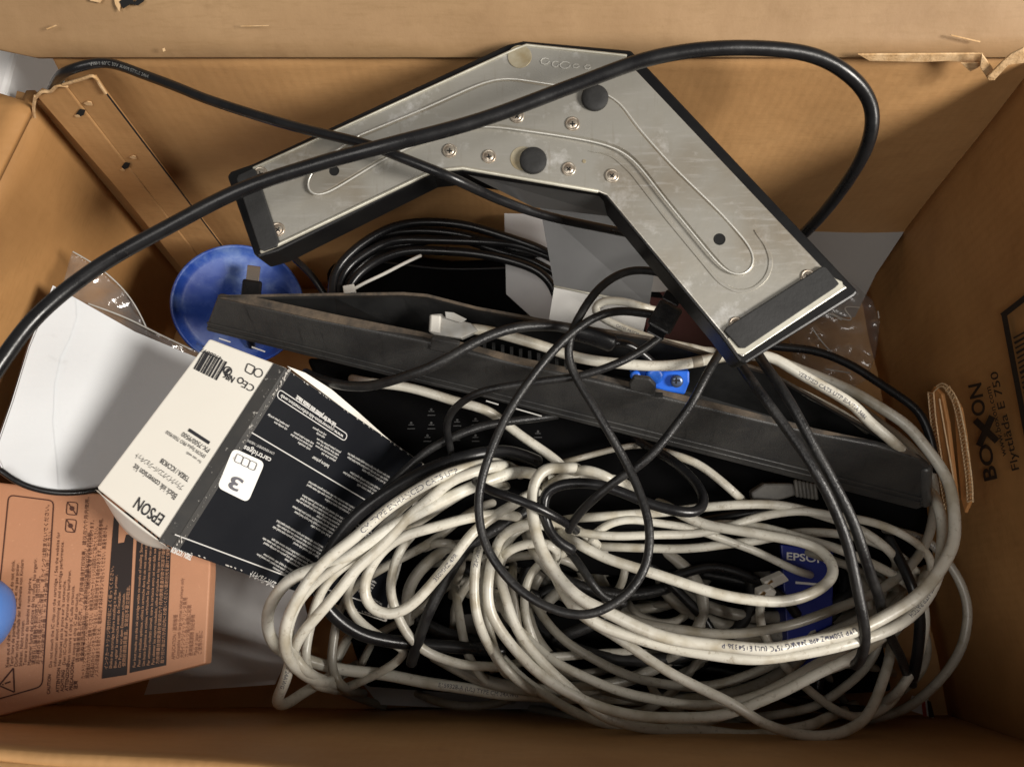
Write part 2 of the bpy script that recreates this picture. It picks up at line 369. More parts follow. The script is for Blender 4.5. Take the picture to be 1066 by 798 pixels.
# glued corner tab at back left
BP = Plane(V((-.3, .345, 0)), V((.3, .345, 0)), V((0, .345, .3)))
tabp = Plane(V((-.335, .315, .1)), V((-.28, .3445, .1)), P(38, 97, .312)+V((.0, 0, .0)))
TAB = Plane(BP.at(38, 105), BP.at(109, 96) + V((0, -.004, 0)), BP.at(250, 292) + V((0, -.012, 0)))
tab = mesh('corner_tab', *join(slab(TAB, [(38, 101), (68, 89), (166, 215), (232, 300), (205, 300), (127, 203)], .003, .0055),
        slab(TAB, [(68, 89), (99, 80), (109, 95), (187, 199), (262, 297), (232, 300), (166, 215)], .003, .0048)), M['kraft_x'], root, bevel=.0012)
mesh('tab_seam', *join(*[tube([TAB.at(a[0], a[1], .0045), TAB.at(b[0], b[1], .0045)], .0006, 5) for a, b in (((110, 96), (188, 199)), ((188, 199), (262, 297)))]), M['hole'], root)
mesh('tab_torn_edge', *join(*[tube(path([TAB.at(x, y, .0065) for x, y in q], .002, 1), .0011, 6) for q in ([(36, 103), (44, 95), (52, 96), (60, 89), (70, 90)], [(66, 88), (76, 85), (86, 82), (98, 79), (104, 88), (110, 97)], [(37, 100), (35, 112), (36, 122)])]), M['tear'], root)
for x, y, s in ((84, 118, 1), (131, 173, .9)): mesh('staple_hole', *slab(TAB, [(x+dx*s, y+dy*s) for dx, dy in ((-5, 1), (-1, -4), (5, -3), (3, 2), (-2, 4))], .0005, .0064), M['hole'], root)
for x, y, s in ((91, 108, 1), (138, 164, .8), (80, 121, .7), (127, 177, .6)): mesh('staple_scar', *slab(TAB, [(x+dx*s, y+dy*s) for dx, dy in ((-4, 0), (0, -2), (4, -1), (5, 2), (0, 2))], .0008, .0066), M['tear'], root)
# torn paper at the back right corner
def shred(pts, zoff, m=M['tear'], t=.0012): return slab(BP, pts, t, zoff)
mesh('torn_paper', *join(shred([(893, 57), (1024, 56), (1026, 66), (985, 64), (962, 65), (905, 64)], .004), shred([(1022, 56), (1034, 72), (1036, 84), (1029, 84), (1020, 70)], .010),
     shred([(1066, 50), (1067, 66), (1050, 68), (1036, 83), (1028, 80), (1044, 64), (1052, 57)], .013), shred([(1000, 66), (1010, 75), (1018, 71), (1024, 66)], .006)), M['tear'], root, bevel=.0004)
hq = Plane(V(bf(.2, .05)), V(bf(.6, .05)), V(bf(.3, .35)))
mesh('flap_hole', *join(slab(hq, [(124, 2), (134, -6), (140, 3), (146, -4), (150, 1), (143, 6), (136, 4), (128, 9)], .0006, .006)), M['hole'], root)
for q in ([(118, -4), (128, -6), (124, 12), (120, 5)], [(48, 30), (58, 26), (59, 27), (49, 31)], [(90, -5), (110, -6), (104, 3), (94, 1)], [(169, 51), (171, 50), (172, 53), (170, 54)], [(250, 27), (280, 26.4), (279, 27.2), (251, 27.8)], [(990, 36), (1021, 43), (1020, 44.3), (991, 37.6)]): mesh('flap_scuff', *slab(hq, q, .0005, .0055), M['tear'], root)
# handle-hole flap of folded corrugated board on the right wall
def rwp(u, v): return V((.372, .358, 0)).lerp(V((.390, -.078, 0)), u).lerp(V((.340, .358, .338)).lerp(V((.383, -.100, .325)), u), v)
RW = Plane(rwp(.15, .5), rwp(.6, .45), rwp(.35, .85)); RW.o = RW.o-V((.0035, 0, 0))
if RW.n.x > 0: RW.n = -RW.n
hand = mesh('handle_flap', *join(slab(RW, [(992, 412), (999, 425), (1004, 455), (1008, 490), (1010, 520), (1004, 534), (1000, 518), (996, 470), (993, 430)], .003, .012),
      slab(RW, [(966, 412), (972, 402), (980, 410), (986, 440), (992, 490), (996, 528), (988, 530), (980, 490), (970, 440)], .003, .016)), mat('handle_kraft', (.66, .33, .12), .6, col2=(.55, .26, .09), nscale=30), root, bevel=.0008)
def zig(pts, z0, z1, amp, n):
    c = resample([V((x, y, 0)) for x, y in pts], 1.0); out = []
    for i, p in enumerate(c):
        d = (c[min(i+1, len(c)-1)]-c[max(i-1, 0)]); nn = V((-d.y, d.x, 0)).normalized()*amp*(1 if i % 4 < 2 else -1)
        if i % 2 == 0: out.append(RW.at(p.x+nn.x, p.y+nn.y, z0))
    return out
cor = []
for q in ([(969, 408), (972, 440), (978, 480), (984, 515), (987, 530)], [(985, 402), (994, 416), (1000, 440), (1005, 470), (1009, 500), (1010, 522)]):
    z = zig(q, .018, 0, 2.8, 0); cor.append(tube(z, .0007, 5))
    for s in (-2.8, 2.8): cor.append(tube(path([RW.at(x+s, y, .0175) for x, y in q], .004, 1), .0007, 5))
for q in ([(975, 402), (981, 398), (987, 402)], [(972, 408), (980, 401), (989, 409)], [(978, 415), (984, 450), (993, 500)]): cor.append(tube(path([RW.at(x, y, .0175) for x, y in q], .004, 1), .0007, 5))
mesh('corrugated_edge', *join(*cor), mat('lit_corrugation', (.85, .66, .42), .7, col2=(.7, .48, .26), nscale=200), hand)  # edges paler than the board: caught light put into their colour
# printing on the right wall
pr = [txt(RW, 'BO', (1038, 498), (1031, 461), (-13, 3), .02), txt(RW, 'ON', (1026, 431), (1021, 398), (-13, 3), .02),
      txt(RW, 'www.boxon.com', (1048, 474), (1031, 402), (-5.5, 1.5), .01), txt(RW, 'Flyttlåda E 750', (1061, 488), (1038, 386), (-7.5, 2), .008)]
pr += [strip(RW, (1015, 437), (1038, 459), 7, .0006), strip(RW, (1033, 433), (1019, 464), 7, .0008)]
pr += [strip(RW, (1043, 329), (1080, 300), 6, .0006), strip(RW, (1045, 326), (1076, 490), 6, .0008)]
for i in range(22):
    y = 352+i*5.2; pr.append(strip(RW, (1055+(y-352)*.19, y), (1110, y-30), random.choice([1.2, 1.8, 2.6, 3.2]), .0006))
mesh('printed_logo', *join(*pr), M['inkprint'], root)

# ================================================================== FLOOR PAPERS, BOTTOM THINGS
def paper(name, pxs, zs, label, m=M['paper2'], t=.0008, cat='paper', group=None):
    pl = PP(*[(*q, z) for q, z in zip((pxs[0], pxs[len(pxs)//3], pxs[2*len(pxs)//3]), zs)])
    return tag(mesh(name, *slab(pl, pxs, t), m), label, cat, group)
paper('paper_sheet', [(150, 723), (205, 560), (300, 560), (320, 640), (286, 712), (215, 717)], (.07, .10, .08), 'crumpled white paper sheet beside the brown printed box at the bottom')
paper('plastic_sleeve', [(378, 712), (420, 690), (600, 700), (590, 737), (500, 738), (395, 733)], (.02, .025, .02), 'grey translucent plastic sleeve lying on the floor under the cream cables', cat='sleeve')
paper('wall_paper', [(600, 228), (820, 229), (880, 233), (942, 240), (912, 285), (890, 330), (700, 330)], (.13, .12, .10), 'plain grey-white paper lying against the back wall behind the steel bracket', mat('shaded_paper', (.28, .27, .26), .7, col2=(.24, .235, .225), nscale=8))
paper('paper_slip', [(525, 222), (600, 224), (606, 336), (560, 336), (527, 306)], (.16, .16, .13), 'small white paper slip standing behind the bent grey steel sheet')
lab = thing('label_scrap', P(965, 740, .012), 'tiny white scrap with red and black marks in the right front corner', 'scrap')
LP = PP((950, 725, .02), (975, 725, .02), (965, 748, .015)); mesh('scrap_sheet', *slab(LP, [(944, 738), (950, 724), (966, 726), (972, 747)], .001), M['paper'], lab)
mesh('red_mark', *poly(LP, [(959, 728), (963, 728), (965, 745), (961, 745)]), M['red'], lab); mesh('black_mark', *poly(LP, [(965, 728), (969, 730), (973, 746), (967, 746)], .0006), M['inkprint'], lab)
# black device with faint icons under the tray
dv = thing('black_device', P(560, 480, .07), 'flat black electronic device with faint grey icons under the black tray', 'device')
DP = PP((330, 400, .13), (760, 430, .13), (520, 560, .10))
mesh('casing', *slab(DP, [(318, 372), (780, 400), (960, 470), (975, 590), (640, 600), (420, 580), (380, 520)], .04), M['device'], dv, bevel=.004)
ic = []
for x, y in ((449, 429), (449, 443), (428, 443), (445, 456), (476, 440), (495, 439), (495, 456), (475, 455), (548, 474), (560, 452)):
    ic += [strip(DP, (x-4, y+3), (x+4, y+3), .8), strip(DP, (x-3, y-1), (x+3, y-1), .8, .0005), poly(DP, circ((x, y-3), 1.3, 8))]
mesh('printed_icons', *join(*ic), M['devmark'], dv)
dv2 = thing('shade_slab', P(560, 650, .0), 'added flat black slab darkening the gaps at the bottom under the cream cable tangle', 'device')  # added black slab, keeps the gaps between the cables dark
AP = PP((500, 600, .05), (820, 600, .05), (560, 690, .04))
mesh('casing', *slab(AP, [(330, 560), (600, 540), (900, 560), (930, 720), (640, 735), (380, 715)], .05), M['device'], dv2, bevel=.004)
mesh('slab_patch', *slab(AP, [(470, 640), (540, 636), (548, 668), (480, 672)], .0004, .0006), mat('dull_patch', (.09, .08, .07), .6), dv2)
dv3 = thing('shade_filler', P(470, 310, .05), 'added black pouch in the dark gap under the coiled black cable', 'filler')  # added black body, darkens the bare floor behind the tray
QP = PP((345, 270, .10), (600, 300, .10), (400, 350, .09))
mesh('filler_body', *slab(QP, [(335, 276), (370, 258), (470, 268), (600, 262), (700, 300), (760, 400), (560, 380), (350, 350)], .05), M['device'], dv3, bevel=.012, seg=4)
mesh('filler_seam', *tube(path([QP.at(x, y, .0004) for x, y in ((345, 285), (380, 272), (470, 280), (590, 276))]), .0012, 6), M['cable_g'], dv3, smooth=True)
# ================================================================== BLUE CARTON
bb = thing('blue_ink_carton', P(840, 650, .0), 'dark blue ink carton with white brand lettering deep under the cables at right', 'ink carton')
BB = PP((815, 570, .105), (875, 575, .105), (850, 705, .085))
mesh('carton', *slab(BB, [(813, 566), (868, 574), (866, 700), (822, 704)], .05), M['bluecard'], bb, bevel=.001)
mesh('printed_text', *join(txt(BB, 'EPSON', (819, 582), (860, 586), (0, -7.5), .02), strip(BB, (828, 606), (852, 608), 2.5)), M['wink'], bb)

# ================================================================== BLUE LID
lc = P(249, 318, .135); ln = (CAM-lc).normalized()+V((.1, -.05, .0))
ld = thing('blue_disc', lc, 'round scuffed dark blue plastic lid lying in the back left corner', 'plastic lid')
R_ = .0545
mesh('disc', *lathe(lc, ln, [(R_*.96, -.006), (R_, -.004), (R_, .003), (R_*.985, .0045), (R_*.955, .0045), (R_*.94, .002), (R_*.80, .0004), (R_*.3, 0)], 72, 1, .95), M['blue'], ld, smooth=True, bevel=0)
# USB plug over the lid
us = thing('usb_plug', P(262, 300, .15), 'black cable plug with metal tip resting on the round blue lid', 'plug')
pa, pb = P(260, 318, .165), P(264, 281, .168)
dd = (pb-pa).normalized(); nx_ = (CAM-pa).normalized(); sx_ = dd.cross(nx_).normalized()
mesh('plug_body', *box6(pa.lerp(pb, .35), sx_*.0078, dd*.0115, nx_*.004), M['cable'], us, bevel=.002)
mesh('metal_tip', *box6(pa.lerp(pb, .86), sx_*.0052, dd*.008, nx_*.0028), M['plugmetal'], us, bevel=.0006)
mesh('cord', *tube(path([pa, P(257, 335, .15), P(262, 360, .12)]), .0035), M['cable'], us, smooth=True)

# ================================================================== ENVELOPE AND FILM
EP = PP((54, 296, .235), (205, 375, .172), (60, 512, .215))
def curved(pl, pxs, f, t=.0015, n=26):               # triangulated sheet over a pixel polygon with relief f(x,y)
    bm = bmesh.new(); ring = []
    for i in range(len(pxs)):
        a, b = pxs[i], pxs[(i+1) % len(pxs)]; k = max(1, int(math.hypot(b[0]-a[0], b[1]-a[1])/7))
        ring += [(a[0]+(b[0]-a[0])*j/k, a[1]+(b[1]-a[1])*j/k) for j in range(k)]
    vs = [bm.verts.new((x, y, 0)) for x, y in ring]; bm.faces.new(vs)
    xs = [p[0] for p in ring]; ys = [p[1] for p in ring]
    x = min(xs)+7
    while x < max(xs): bmesh.ops.bisect_plane(bm, geom=bm.verts[:]+bm.edges[:]+bm.faces[:], plane_co=(x+.01, 0, 0), plane_no=(1, 0, 0)); x += 7
    y = min(ys)+7
    while y < max(ys): bmesh.ops.bisect_plane(bm, geom=bm.verts[:]+bm.edges[:]+bm.faces[:], plane_co=(0, y+.01, 0), plane_no=(0, 1, 0)); y += 7
    bm.verts.ensure_lookup_table(); bm.verts.index_update()
    top = [pl.at(v.co.x, v.co.y, f(v.co.x, v.co.y)) for v in bm.verts]; fs = [tuple(v.index for v in fc.verts) for fc in bm.faces]
    bd = [(e.verts[0].index, e.verts[1].index) for e in bm.edges if e.is_boundary]; n0 = len(top); bm.free()
    return top+[p-pl.n*t for p in top], fs+[tuple(i+n0 for i in q[::-1]) for q in fs]+[(a, b, b+n0, a+n0) for a, b in bd]
env = thing('envelope', EP.at(70, 420, -.01), 'large white envelope standing against the left wall with a black underside', 'envelope')
relief = lambda x, y: .0022*math.sin(x*.035+y*.012)+.001*math.sin(y*.05)
mesh('envelope_body', *curved(EP, [(55, 297), (80, 311), (140, 345), (205, 372), (165, 440), (100, 512), (60, 512), (28, 505), (2, 488), (-6, 470), (12, 418), (30, 360)], relief), M['paper'], env, smooth=False)
mesh('envelope_flap', *curved(EP, [(57, 299), (78, 312), (79, 330), (72, 352), (62, 372), (56, 400), (54, 440), (58, 480), (60, 509), (28, 503), (4, 487), (-4, 470), (14, 418), (31, 362)], lambda x, y: relief(x, y)+.0012, .0007), M['paper'], env)
mesh('backing', *slab(EP, [(56, 298), (120, 333), (90, 500), (60, 514), (28, 508), (0, 491), (-8, 471), (10.5, 418), (28.5, 360)], .002, -.003), M['envedge'], env)
mesh('film_window', *tube(path([EP.at(x, y, .004) for x, y in ((0, 489), (20, 503), (50, 512), (80, 513), (104, 509))]), .002, 8), M['cable'], env, smooth=True)
fl = thing('plastic_film', EP.at(120, 330, 0), 'clear crinkled plastic film behind the white envelope by the left wall', 'plastic film')
mesh('film_sheet', *curved(EP, [(75, 262), (88, 268), (105, 280), (125, 298), (140, 318), (150, 338), (175, 352), (208, 366), (230, 380), (200, 400), (150, 372), (80, 330), (62, 308)], lambda x, y: -.006+.003*math.sin(x*.11)*math.sin(y*.09)+.002*math.sin(x*.05+y*.21), .0004), M['film'], fl, smooth=True)
mesh('film_crease', *join(tube(path([EP.at(x, y, -.002) for x, y in ((76, 262), (100, 276), (125, 297), (141, 318), (152, 340))]), .0006, 6), tube(path([EP.at(x, y, -.001) for x, y in ((92, 316), (130, 330), (160, 345), (200, 364))]), .0007, 6)), M['clearplug'], fl, smooth=True)
# ================================================================== BROWN PRINTED BOX
BR = PP((-60, 500, .212), (232, 530, .190), (-60, 757, .212))
br = thing('brown_ink_box', BR.at(100, 620, -.05), 'reddish brown printed carton with black text panels lying at the lower left', 'ink carton')
mesh('carton', *slab(BR, [(-70, 494), (100, 513), (219, 527), (219, 594), (214, 690), (110, 717), (-70, 762)], .016), M['brown'], br, bevel=.0012)
it = []
def vlines(pl, lines, x0, dx, y0, hgt, cw, slope=-.02, bold=0.0, off=.0004):
    """lines read upward (rotated 90 degrees); x0 = baseline of the first, y0 = start"""
    o = []
    for i, s in enumerate(lines):
        if not s: continue
        v, f, wd = glyphs(s, bold, 1); x = x0+dx*i; yb = y0+ (x-x0)*slope
        L = wd*cw; lean = .06*L
        o.append(txt(pl, s, (x, yb), (x+lean, yb-L), (-hgt, .03*hgt), bold, off))
    return o
warn = ['Keep out of the reach of children, and do not drink.', 'Tenir hors de portée des enfants, et ne pas avaler.', 'Dürfen nicht außerhalb der Reichweite von Kindern', 'bleiben. Nicht trinken.', 'Tenere lontano dai bambini e non ingerire.', 'Mantener fuera del alcance de los niños. No ingerir.', '请放在儿童接触不到的地方。请勿饮用。', 'お子様の手の届かない所に保管し、またインクは飲まないでください。', 'インクが皮膚に付着したときは石鹸で洗い流してください。']
it += vlines(BR, warn, 9, 4.6, 694, 3.5, 5.3, -.1)
cau = ['Do not touch the IC chip on the cartridge. / See the website for', 'information about removing ink and cartridge performance.', 'Ne touchez pas la puce sur la cartouche.', 'Den IC-Chip auf der Patrone nicht berühren.', 'Non toccare il chip IC sulla cartuccia.', 'No toque el chip IC del cartucho.', '请勿触摸墨盒上的芯片。/ 为了获得最佳打印效果，建议在六个月内使用。', '墨盒安装后请勿取出，以免影响打印质量和打印头的性能。', '', '']
it += vlines(BR, cau, 54, 4.7, 694, 3.2, 5.4, -.18)
it += vlines(BR, ['CAUTION', '', 'ATTENTION', 'ACHTUNG', 'ATTENZIONE', 'PRECAUCIÓN', '注意'], 52, 4.7, 722, 3.3, 4.6, -.18, .02)
jp = ['カートリッジのＩＣチップには触らないでください。印刷の品質に影響するおそれがあります。', '開封後は六か月以内にご使用ください。使用済みのカートリッジは回収にご協力ください。', '純正品以外のインクをご使用になると、印刷品質が低下する場合があります。取扱説明書参照。', 'ノズルの目詰まりを防ぐため、電源は必ず本体のボタンで切ってください。高温を避ける。']
it += vlines(BR, jp, 88, 4.7, 706, 3.3, 3.9, -.18)
fr = rrect((9, 515), (56, 521), (44, 714), (-12, 730), .12)
it.append(rline(BR, fr, 1.3))
for a, b, c, d in (((70, 522), (81, 523), (80, 536), (69, 535)), ((69, 540), (80, 541), (78, 554), (68, 553))):
    it.append(rline(BR, rrect(a, b, c, d, .25), 1)); it.append(strip(BR, a, c, 1, .0006)); it.append(poly(BR, circ(((a[0]+c[0])/2, (a[1]+c[1])/2), 2.5, 8), .0007))
it.append(rline(BR, [(-1, 713), (14, 695), (15, 720)], 1.6)); it.append(strip(BR, (5, 711), (11, 709), 1.6)); it.append(poly(BR, circ((3, 712), .9, 6)))
mesh('printed_text', *join(*it), M['brownink'], br)
mesh('black_panel', *join(slab(BR, [(119, 531), (140, 534), (132, 702), (106, 706)], .0003, .0005), slab(BR, [(144, 534), (179, 540), (173, 692), (135, 700)], .0003, .0005)), M['bpanel'], br)
pt = []
dense = ['インクカートリッジ取付け前によく振ってください。', 'Shake the cartridge before installing it in the printer.', 'Bien agiter la cartouche avant de l\'installer.', 'Die Patrone vor dem Einsetzen schütteln.', '使用前请摇晃墨盒。安装后不要立即取出。']
pt += vlines(BR, [s for s in dense], 112, 4.6, 696, 3.0, 4.6, -.15, 0, .001)
d2 = ['For best results use this ink cartridge within six months of installing. Store it in a cool', 'Pour des résultats optimaux, utilisez la cartouche dans les six mois suivant son ouverture', 'Um beste Ergebnisse zu erzielen, verbrauchen Sie die Patrone innerhalb von sechs Monaten', 'Per ottenere risultati ottimali, usare la cartuccia entro sei mesi dalla sua installazione', 'Para obtener los mejores resultados, utilice el cartucho en los seis meses siguientes a la', '为获得最佳效果请在安装后六个月内使用墨盒存放于阴凉干燥处请勿冷冻', '取り付け後は六か月以内にお使いください直射日光を避けて保管すること。']
for i, s in enumerate(d2): pt += [txt(BR, s, (141+i*4.9, 694-i*.7), (150+i*4.6, 546+i*1.0), (-2.9, 0), 0, .001)]
mesh('panel_text', *join(*pt), M['bpanelink'], br)
mesh('panel_picture', *slab(BR, [(124, 541), (131, 538), (133, 548), (139, 550), (139, 556), (131, 556), (129, 564), (123, 565)], .0003, .0009), M['brown'], br)
ap = vlines(BR, ['APPLICATION / 適用機種', 'Compatible with large format inkjet printers only', '大判インクジェットプリンタ専用', 'カートリッジ箱の側面に記載', '使用推奨期限 別記参照', 'Made in Japan', 'ご使用の前に'], 182, 4.6, 686, 3.4, 4.2, -.2)
mesh('side_text', *join(*ap), mat('faded_brown_ink', (.22, .10, .06), .6), br)

# ================================================================== WHITE / BLACK INK CARTON
A3, B3 = P(297, 382, .25), P(178, 570, .2438)
WP = Plane(A3, B3, P(158, 430, .253)); KP = Plane(A3, B3, P(424, 566, .10))
W13, W23, K13, K23 = WP.at(218, 352), WP.at(100, 508), KP.at(445, 485), KP.at(403, 648)
ep = thing('ink_conversion_box', (A3+K23)/2-V((0, 0, .06)), 'worn ink carton with one white printed face and one black face full of white text', 'ink carton')
D1 = (W13-A3); D2 = (K13-A3)
body = [A3, B3, K23, K13]; off = (W13-A3+W23-B3)/2
vs = [A3, B3, W23, W13, K13, K23, K13+off, K23+off]
mesh('carton', vs, [(0, 1, 2, 3), (0, 4, 5, 1), (4, 6, 7, 5), (3, 2, 7, 6), (0, 3, 6, 4), (1, 5, 7, 2)], M['epwhite'], ep, bevel=.0012)
mesh('black_face', *slab(KP, [(300, 385), (440, 482), (400, 645), (290, 609), (184, 572)], .0004, .0007), M['epblack'], ep)
mesh('dark_edge_band', *join(slab(WP, [(285, 378), (297, 383), (179, 569), (165, 563)], .0003, .0007), slab(KP, [(297, 383), (303, 387), (186, 573), (179, 570)], .0003, .0009)), M['epgrey'], ep)
# worn white scuffs on the corner edge
sc = []
for i in range(110):
    t = random.random()**(1 if i % 2 else 2.5); x = 301-119*t+random.uniform(-1.5, 1.5); y = 385+187*t
    s = random.uniform(.15, .55)*(1.8 if t < .15 or t > .93 else .8)
    sc.append(poly(KP, [(x+s*math.cos(a)*random.uniform(.5, 1.2)-a*.0, y+2*s*math.sin(a)*random.uniform(.5, 1.2)) for a in [j*1.05 for j in range(6)]], .0011+.00001*i))
for i in range(26):
    t = random.random(); x, y = 300+140*t, 385+97*t; s = random.uniform(.2, .6)
    sc.append(poly(KP, [(x-s*1.5, y+1), (x, y+1+s*.6), (x+s*2, y+2+s), (x+s, y)], .0011+.00001*i))
for i in range(26):
    t = random.random(); x, y = 184+215*t, 571+73*t; s = random.uniform(.25, .7)
    sc.append(poly(KP, [(x-s*2, y-1-s*.3), (x, y-s-1), (x+s*3, y-.3), (x+s, y+.5)], .0011+.00001*i))
mesh('worn_edge', *join(*sc), mat('worn_board', (.42, .40, .37), .7), ep)
# white face printing: text reads from the corner edge towards upper left, tops towards the open end
def wt(s, p0, p1, h, bold=0.0, pl=WP, ux=-.55, uy=.84): return txt(pl, s, p0, p1, (h*ux, h*uy), bold, .0006)
mesh('printed_text', *join(
    wt('EPSON', (172, 537), (145, 517), 12.5, .012), wt('Black ink conversion kit', (185, 514.5), (141, 482), 7),
    wt('ブラックインクコンバージョンキット', (192, 505.5), (143, 471), 5.2), wt('T582A / ICCVK38', (198, 497), (169, 476.5), 5.4, .01),
    wt('for use with', (210, 480), (195, 469.5), 3), wt('EPSON Stylus PRO 7500/9500', (214.5, 473.5), (174, 447.5), 3.9),
    wt('PX-7500/9500', (219, 467), (191, 449), 5.2), strip(WP, (218, 461), (196.5, 447), 3.4, .0006),
    wt('CE', (266, 402), (255, 396), 7.5), wt('N86', (245, 393), (235, 387), 6.5, .02), rline(WP, circ((250.5, 396), 3, 12), 1.2, off=.0006),
    rline(WP, circ((237, 386), 4.2, 14), 1.3, off=.0006), strip(WP, (235, 388), (239, 384), 3, .0008),
    rline(WP, rrect((258, 378), (266, 382), (262, 390), (255, 386), .2), 1.1, off=.0006), rline(WP, circ((269, 388), 4.4, 14), 1, off=.0006),
    wt('4988617', (232, 372), (210, 362), 4), wt('8821002', (213, 360), (205, 356), 2.4)), M['ink'], ep)
bc = []; t = 0
while t < 1:
    wd = random.choice([.5, .8, 1.3, 2]); x = 202+24*t; y = 384+12*t
    bc.append(strip(WP, (x, y), (x+11, y-19), wd, .0006)); t += (wd+random.choice([.7, 1.1, 1.8]))/29
mesh('barcode', *join(*bc), M['ink'], ep)
# black face printing
def kt(s, p0, p1, h, bold=0.0): return txt(KP, s, p0, p1, (-h*.5, h*.87), bold, .0012)
kk = [kt('cartridges', (283, 477), (255, 463), 5.6, .02), kt('LOW RENDEMENT / NIEDRIG', (286, 471), (258, 457), 2.6)]
# long separator rule and rounded tag line
kk += [strip(KP, (262, 450), (392, 527), 1.2, .0012), strip(KP, (182, 556), (300, 600), 1.3, .0012), strip(KP, (300, 600), (398, 632), 1.2, .0013)]
kk += [rline(KP, rrect((291, 405), (362, 452), (359, 459), (288, 413), .45), 1, off=.0012), kt('www.conversion-kit-information.web', (358, 453), (293, 410), 3.6, .02)]
kk += [kt('Ink set for photo and matte black', (350, 441), (309, 411), 4.4, .06), kt('T582A / ICCVK38', (201, 578), (180, 569), 5.5, .05), kt('コンバージョンキット', (288, 606), (262, 594), 6, .03)]
words = 'ink cartridge conversion black printer install remove before replace matte photo use only with genuine product please refer manual expand supply line head clean store cool place months open'.split()
def kpara(x, y, L, n, h, pitch, shear=0):
    o = []
    for i in range(n):
        Li = L*random.uniform(.82, 1.0) if i < n-1 else L*.55
        k = max(2, int(Li/ (h*2.1))); s = ' '.join(random.choice(words) for _ in range(k))
        sx, sy = x-pitch*.52*i, y+pitch*.86*i
        o.append(kt(s, (sx, sy), (sx-Li*.865, sy-Li*.502), h, .018))
    return o
for x, y, L, n, h in ((301, 443, 28, 2, 2.4), (327, 461, 27, 3, 2.4), (355, 470, 31, 4, 2.4), (343, 484, 36, 1, 3.6), (340, 452, 18, 2, 2.2), (406, 496, 52, 3, 2.5), (397, 509, 44, 3, 2.5), (373, 530, 64, 3, 2.5), (370, 546, 72, 4, 2.6),
        (364, 560, 76, 3, 2.6), (346, 574, 72, 4, 2.6), (337, 591, 72, 4, 2.6), (312, 597, 50, 3, 2.5), (392, 556, 26, 3, 2.2), (398, 580, 36, 3, 2.2), (392, 606, 40, 4, 2.2), (398, 628, 40, 2, 2.2)):
    kk += kpara(x, y, L, n, h, h*1.42)
mesh('white_text', *join(*kk), mat('dull_white_ink', (.55, .54, .52), .5), ep)
tagq = rrect((243, 466), (276, 481), (258, 523), (226, 507), .18)
sqr = mesh('number_square', *slab(KP, tagq, .0003, .0014), M['wink'], ep)
mesh('number_print', *join(txt(KP, '3', (254, 500), (243, 494.5), (-6.5, 12), .02, .0022, 3), *[rline(KP, rrect((247+i*7, 472+i*3.4), (254+i*7, 475.4+i*3.4), (251+i*7, 483+i*3.4), (244+i*7, 480+i*3.4), .25), .7, off=.0022) for i in range(3)]), M['gink'], ep)
# lifted end flap at the open end
fa = [W23, B3]; fv = []
def ef(u, v):
    p = W23.lerp(B3, u); bow = math.sin(u*math.pi); dn = (B3-A3).normalized()
    return p + dn*(.001+.012*v*bow) - WP.n*(.006*v+.010*bow*v)
mesh('end_flap', *sheet(ef, 16, 5, .0009, -WP.n), M['epwhite'], ep, smooth=True)
mesh('top_flap_edge', *slab(KP, [(299, 381), (318, 388), (345, 405), (372, 428), (400, 453), (425, 474), (420, 474), (370, 434), (330, 404)], .001, -.001), M['epwhite'], ep)

# ================================================================== BENT STEEL SHEET + small maroon thing
ss = thing('steel_sheet', P(620, 290, .13), 'bent grey steel sheet with a bright lower lip behind the bracket elbow', 'steel sheet')
s1 = [(562, 215, .22), (690, 222, .23), (676, 318, .185), (577, 298, .185)]
s1 = [P(*q) for q in s1]; n1 = Plane(s1[0], s1[1], s1[2]).n
mesh('upper_face', *prism(s1, -n1*.0012), M['steel'], ss)
s2 = [P(577, 298, .185), P(676, 318, .185), P(668, 352, .172), P(571, 336, .172)]; SP2 = Plane(s2[0], s2[1], s2[2])
mesh('lower_lip', *prism(s2, -SP2.n*.0012), mat('bright_steel', (.40, .39, .37), .4, .6), ss)
mesh('fold_line', *tube([s2[0]+n1*-.0006, s2[1]+n1*-.0006], .0012, 8), M['metal_lip'], ss, smooth=True)
mesh('slot', *slab(SP2, [(583, 323), (586, 323), (586, 332), (583, 332)], .0002, .0004), M['hole'], ss)
MP = PP((670, 285, .10), (760, 300, .10), (700, 370, .10))
tag(mesh('maroon_block', *slab(MP, [(668, 282), (735, 300), (745, 366), (672, 352)], .03), M['maroon'], bevel=.002), 'dark maroon plastic block half hidden behind the bracket and a plug', 'plastic block')
# ================================================================== CLEAR BAG
CP = PP((860, 300, .13), (930, 310, .12), (880, 400, .12))
cb = thing('clear_bag', CP.at(890, 350, -.02), 'crumpled clear plastic bag between the bracket end and the right wall', 'plastic bag')
mesh('bag_film', *curved(CP, [(845, 280), (890, 296), (908, 312), (916, 335), (912, 370), (902, 395), (880, 408), (850, 400), (826, 380), (820, 340)], lambda x, y: .006*math.sin(x*.17)*math.sin(y*.13)+.004*math.sin(x*.09-y*.2)+.003*math.sin(x*.4), .0004), M['film2'], cb, smooth=True)
mesh('bag_crease', *join(*[tube(path([CP.at(x, y, .009) for x, y in q], .002, 1), .0006, 5) for q in ([(866, 326), (878, 332), (887, 332), (879, 320), (895, 320)], [(852, 322), (868, 328), (876, 333)], [(846, 342), (856, 356), (868, 368), (881, 374)], [(914, 324), (915, 331)], [(860, 384), (885, 388)])]), mat('crease_glint', (.42, .40, .37), .3), cb, smooth=True)

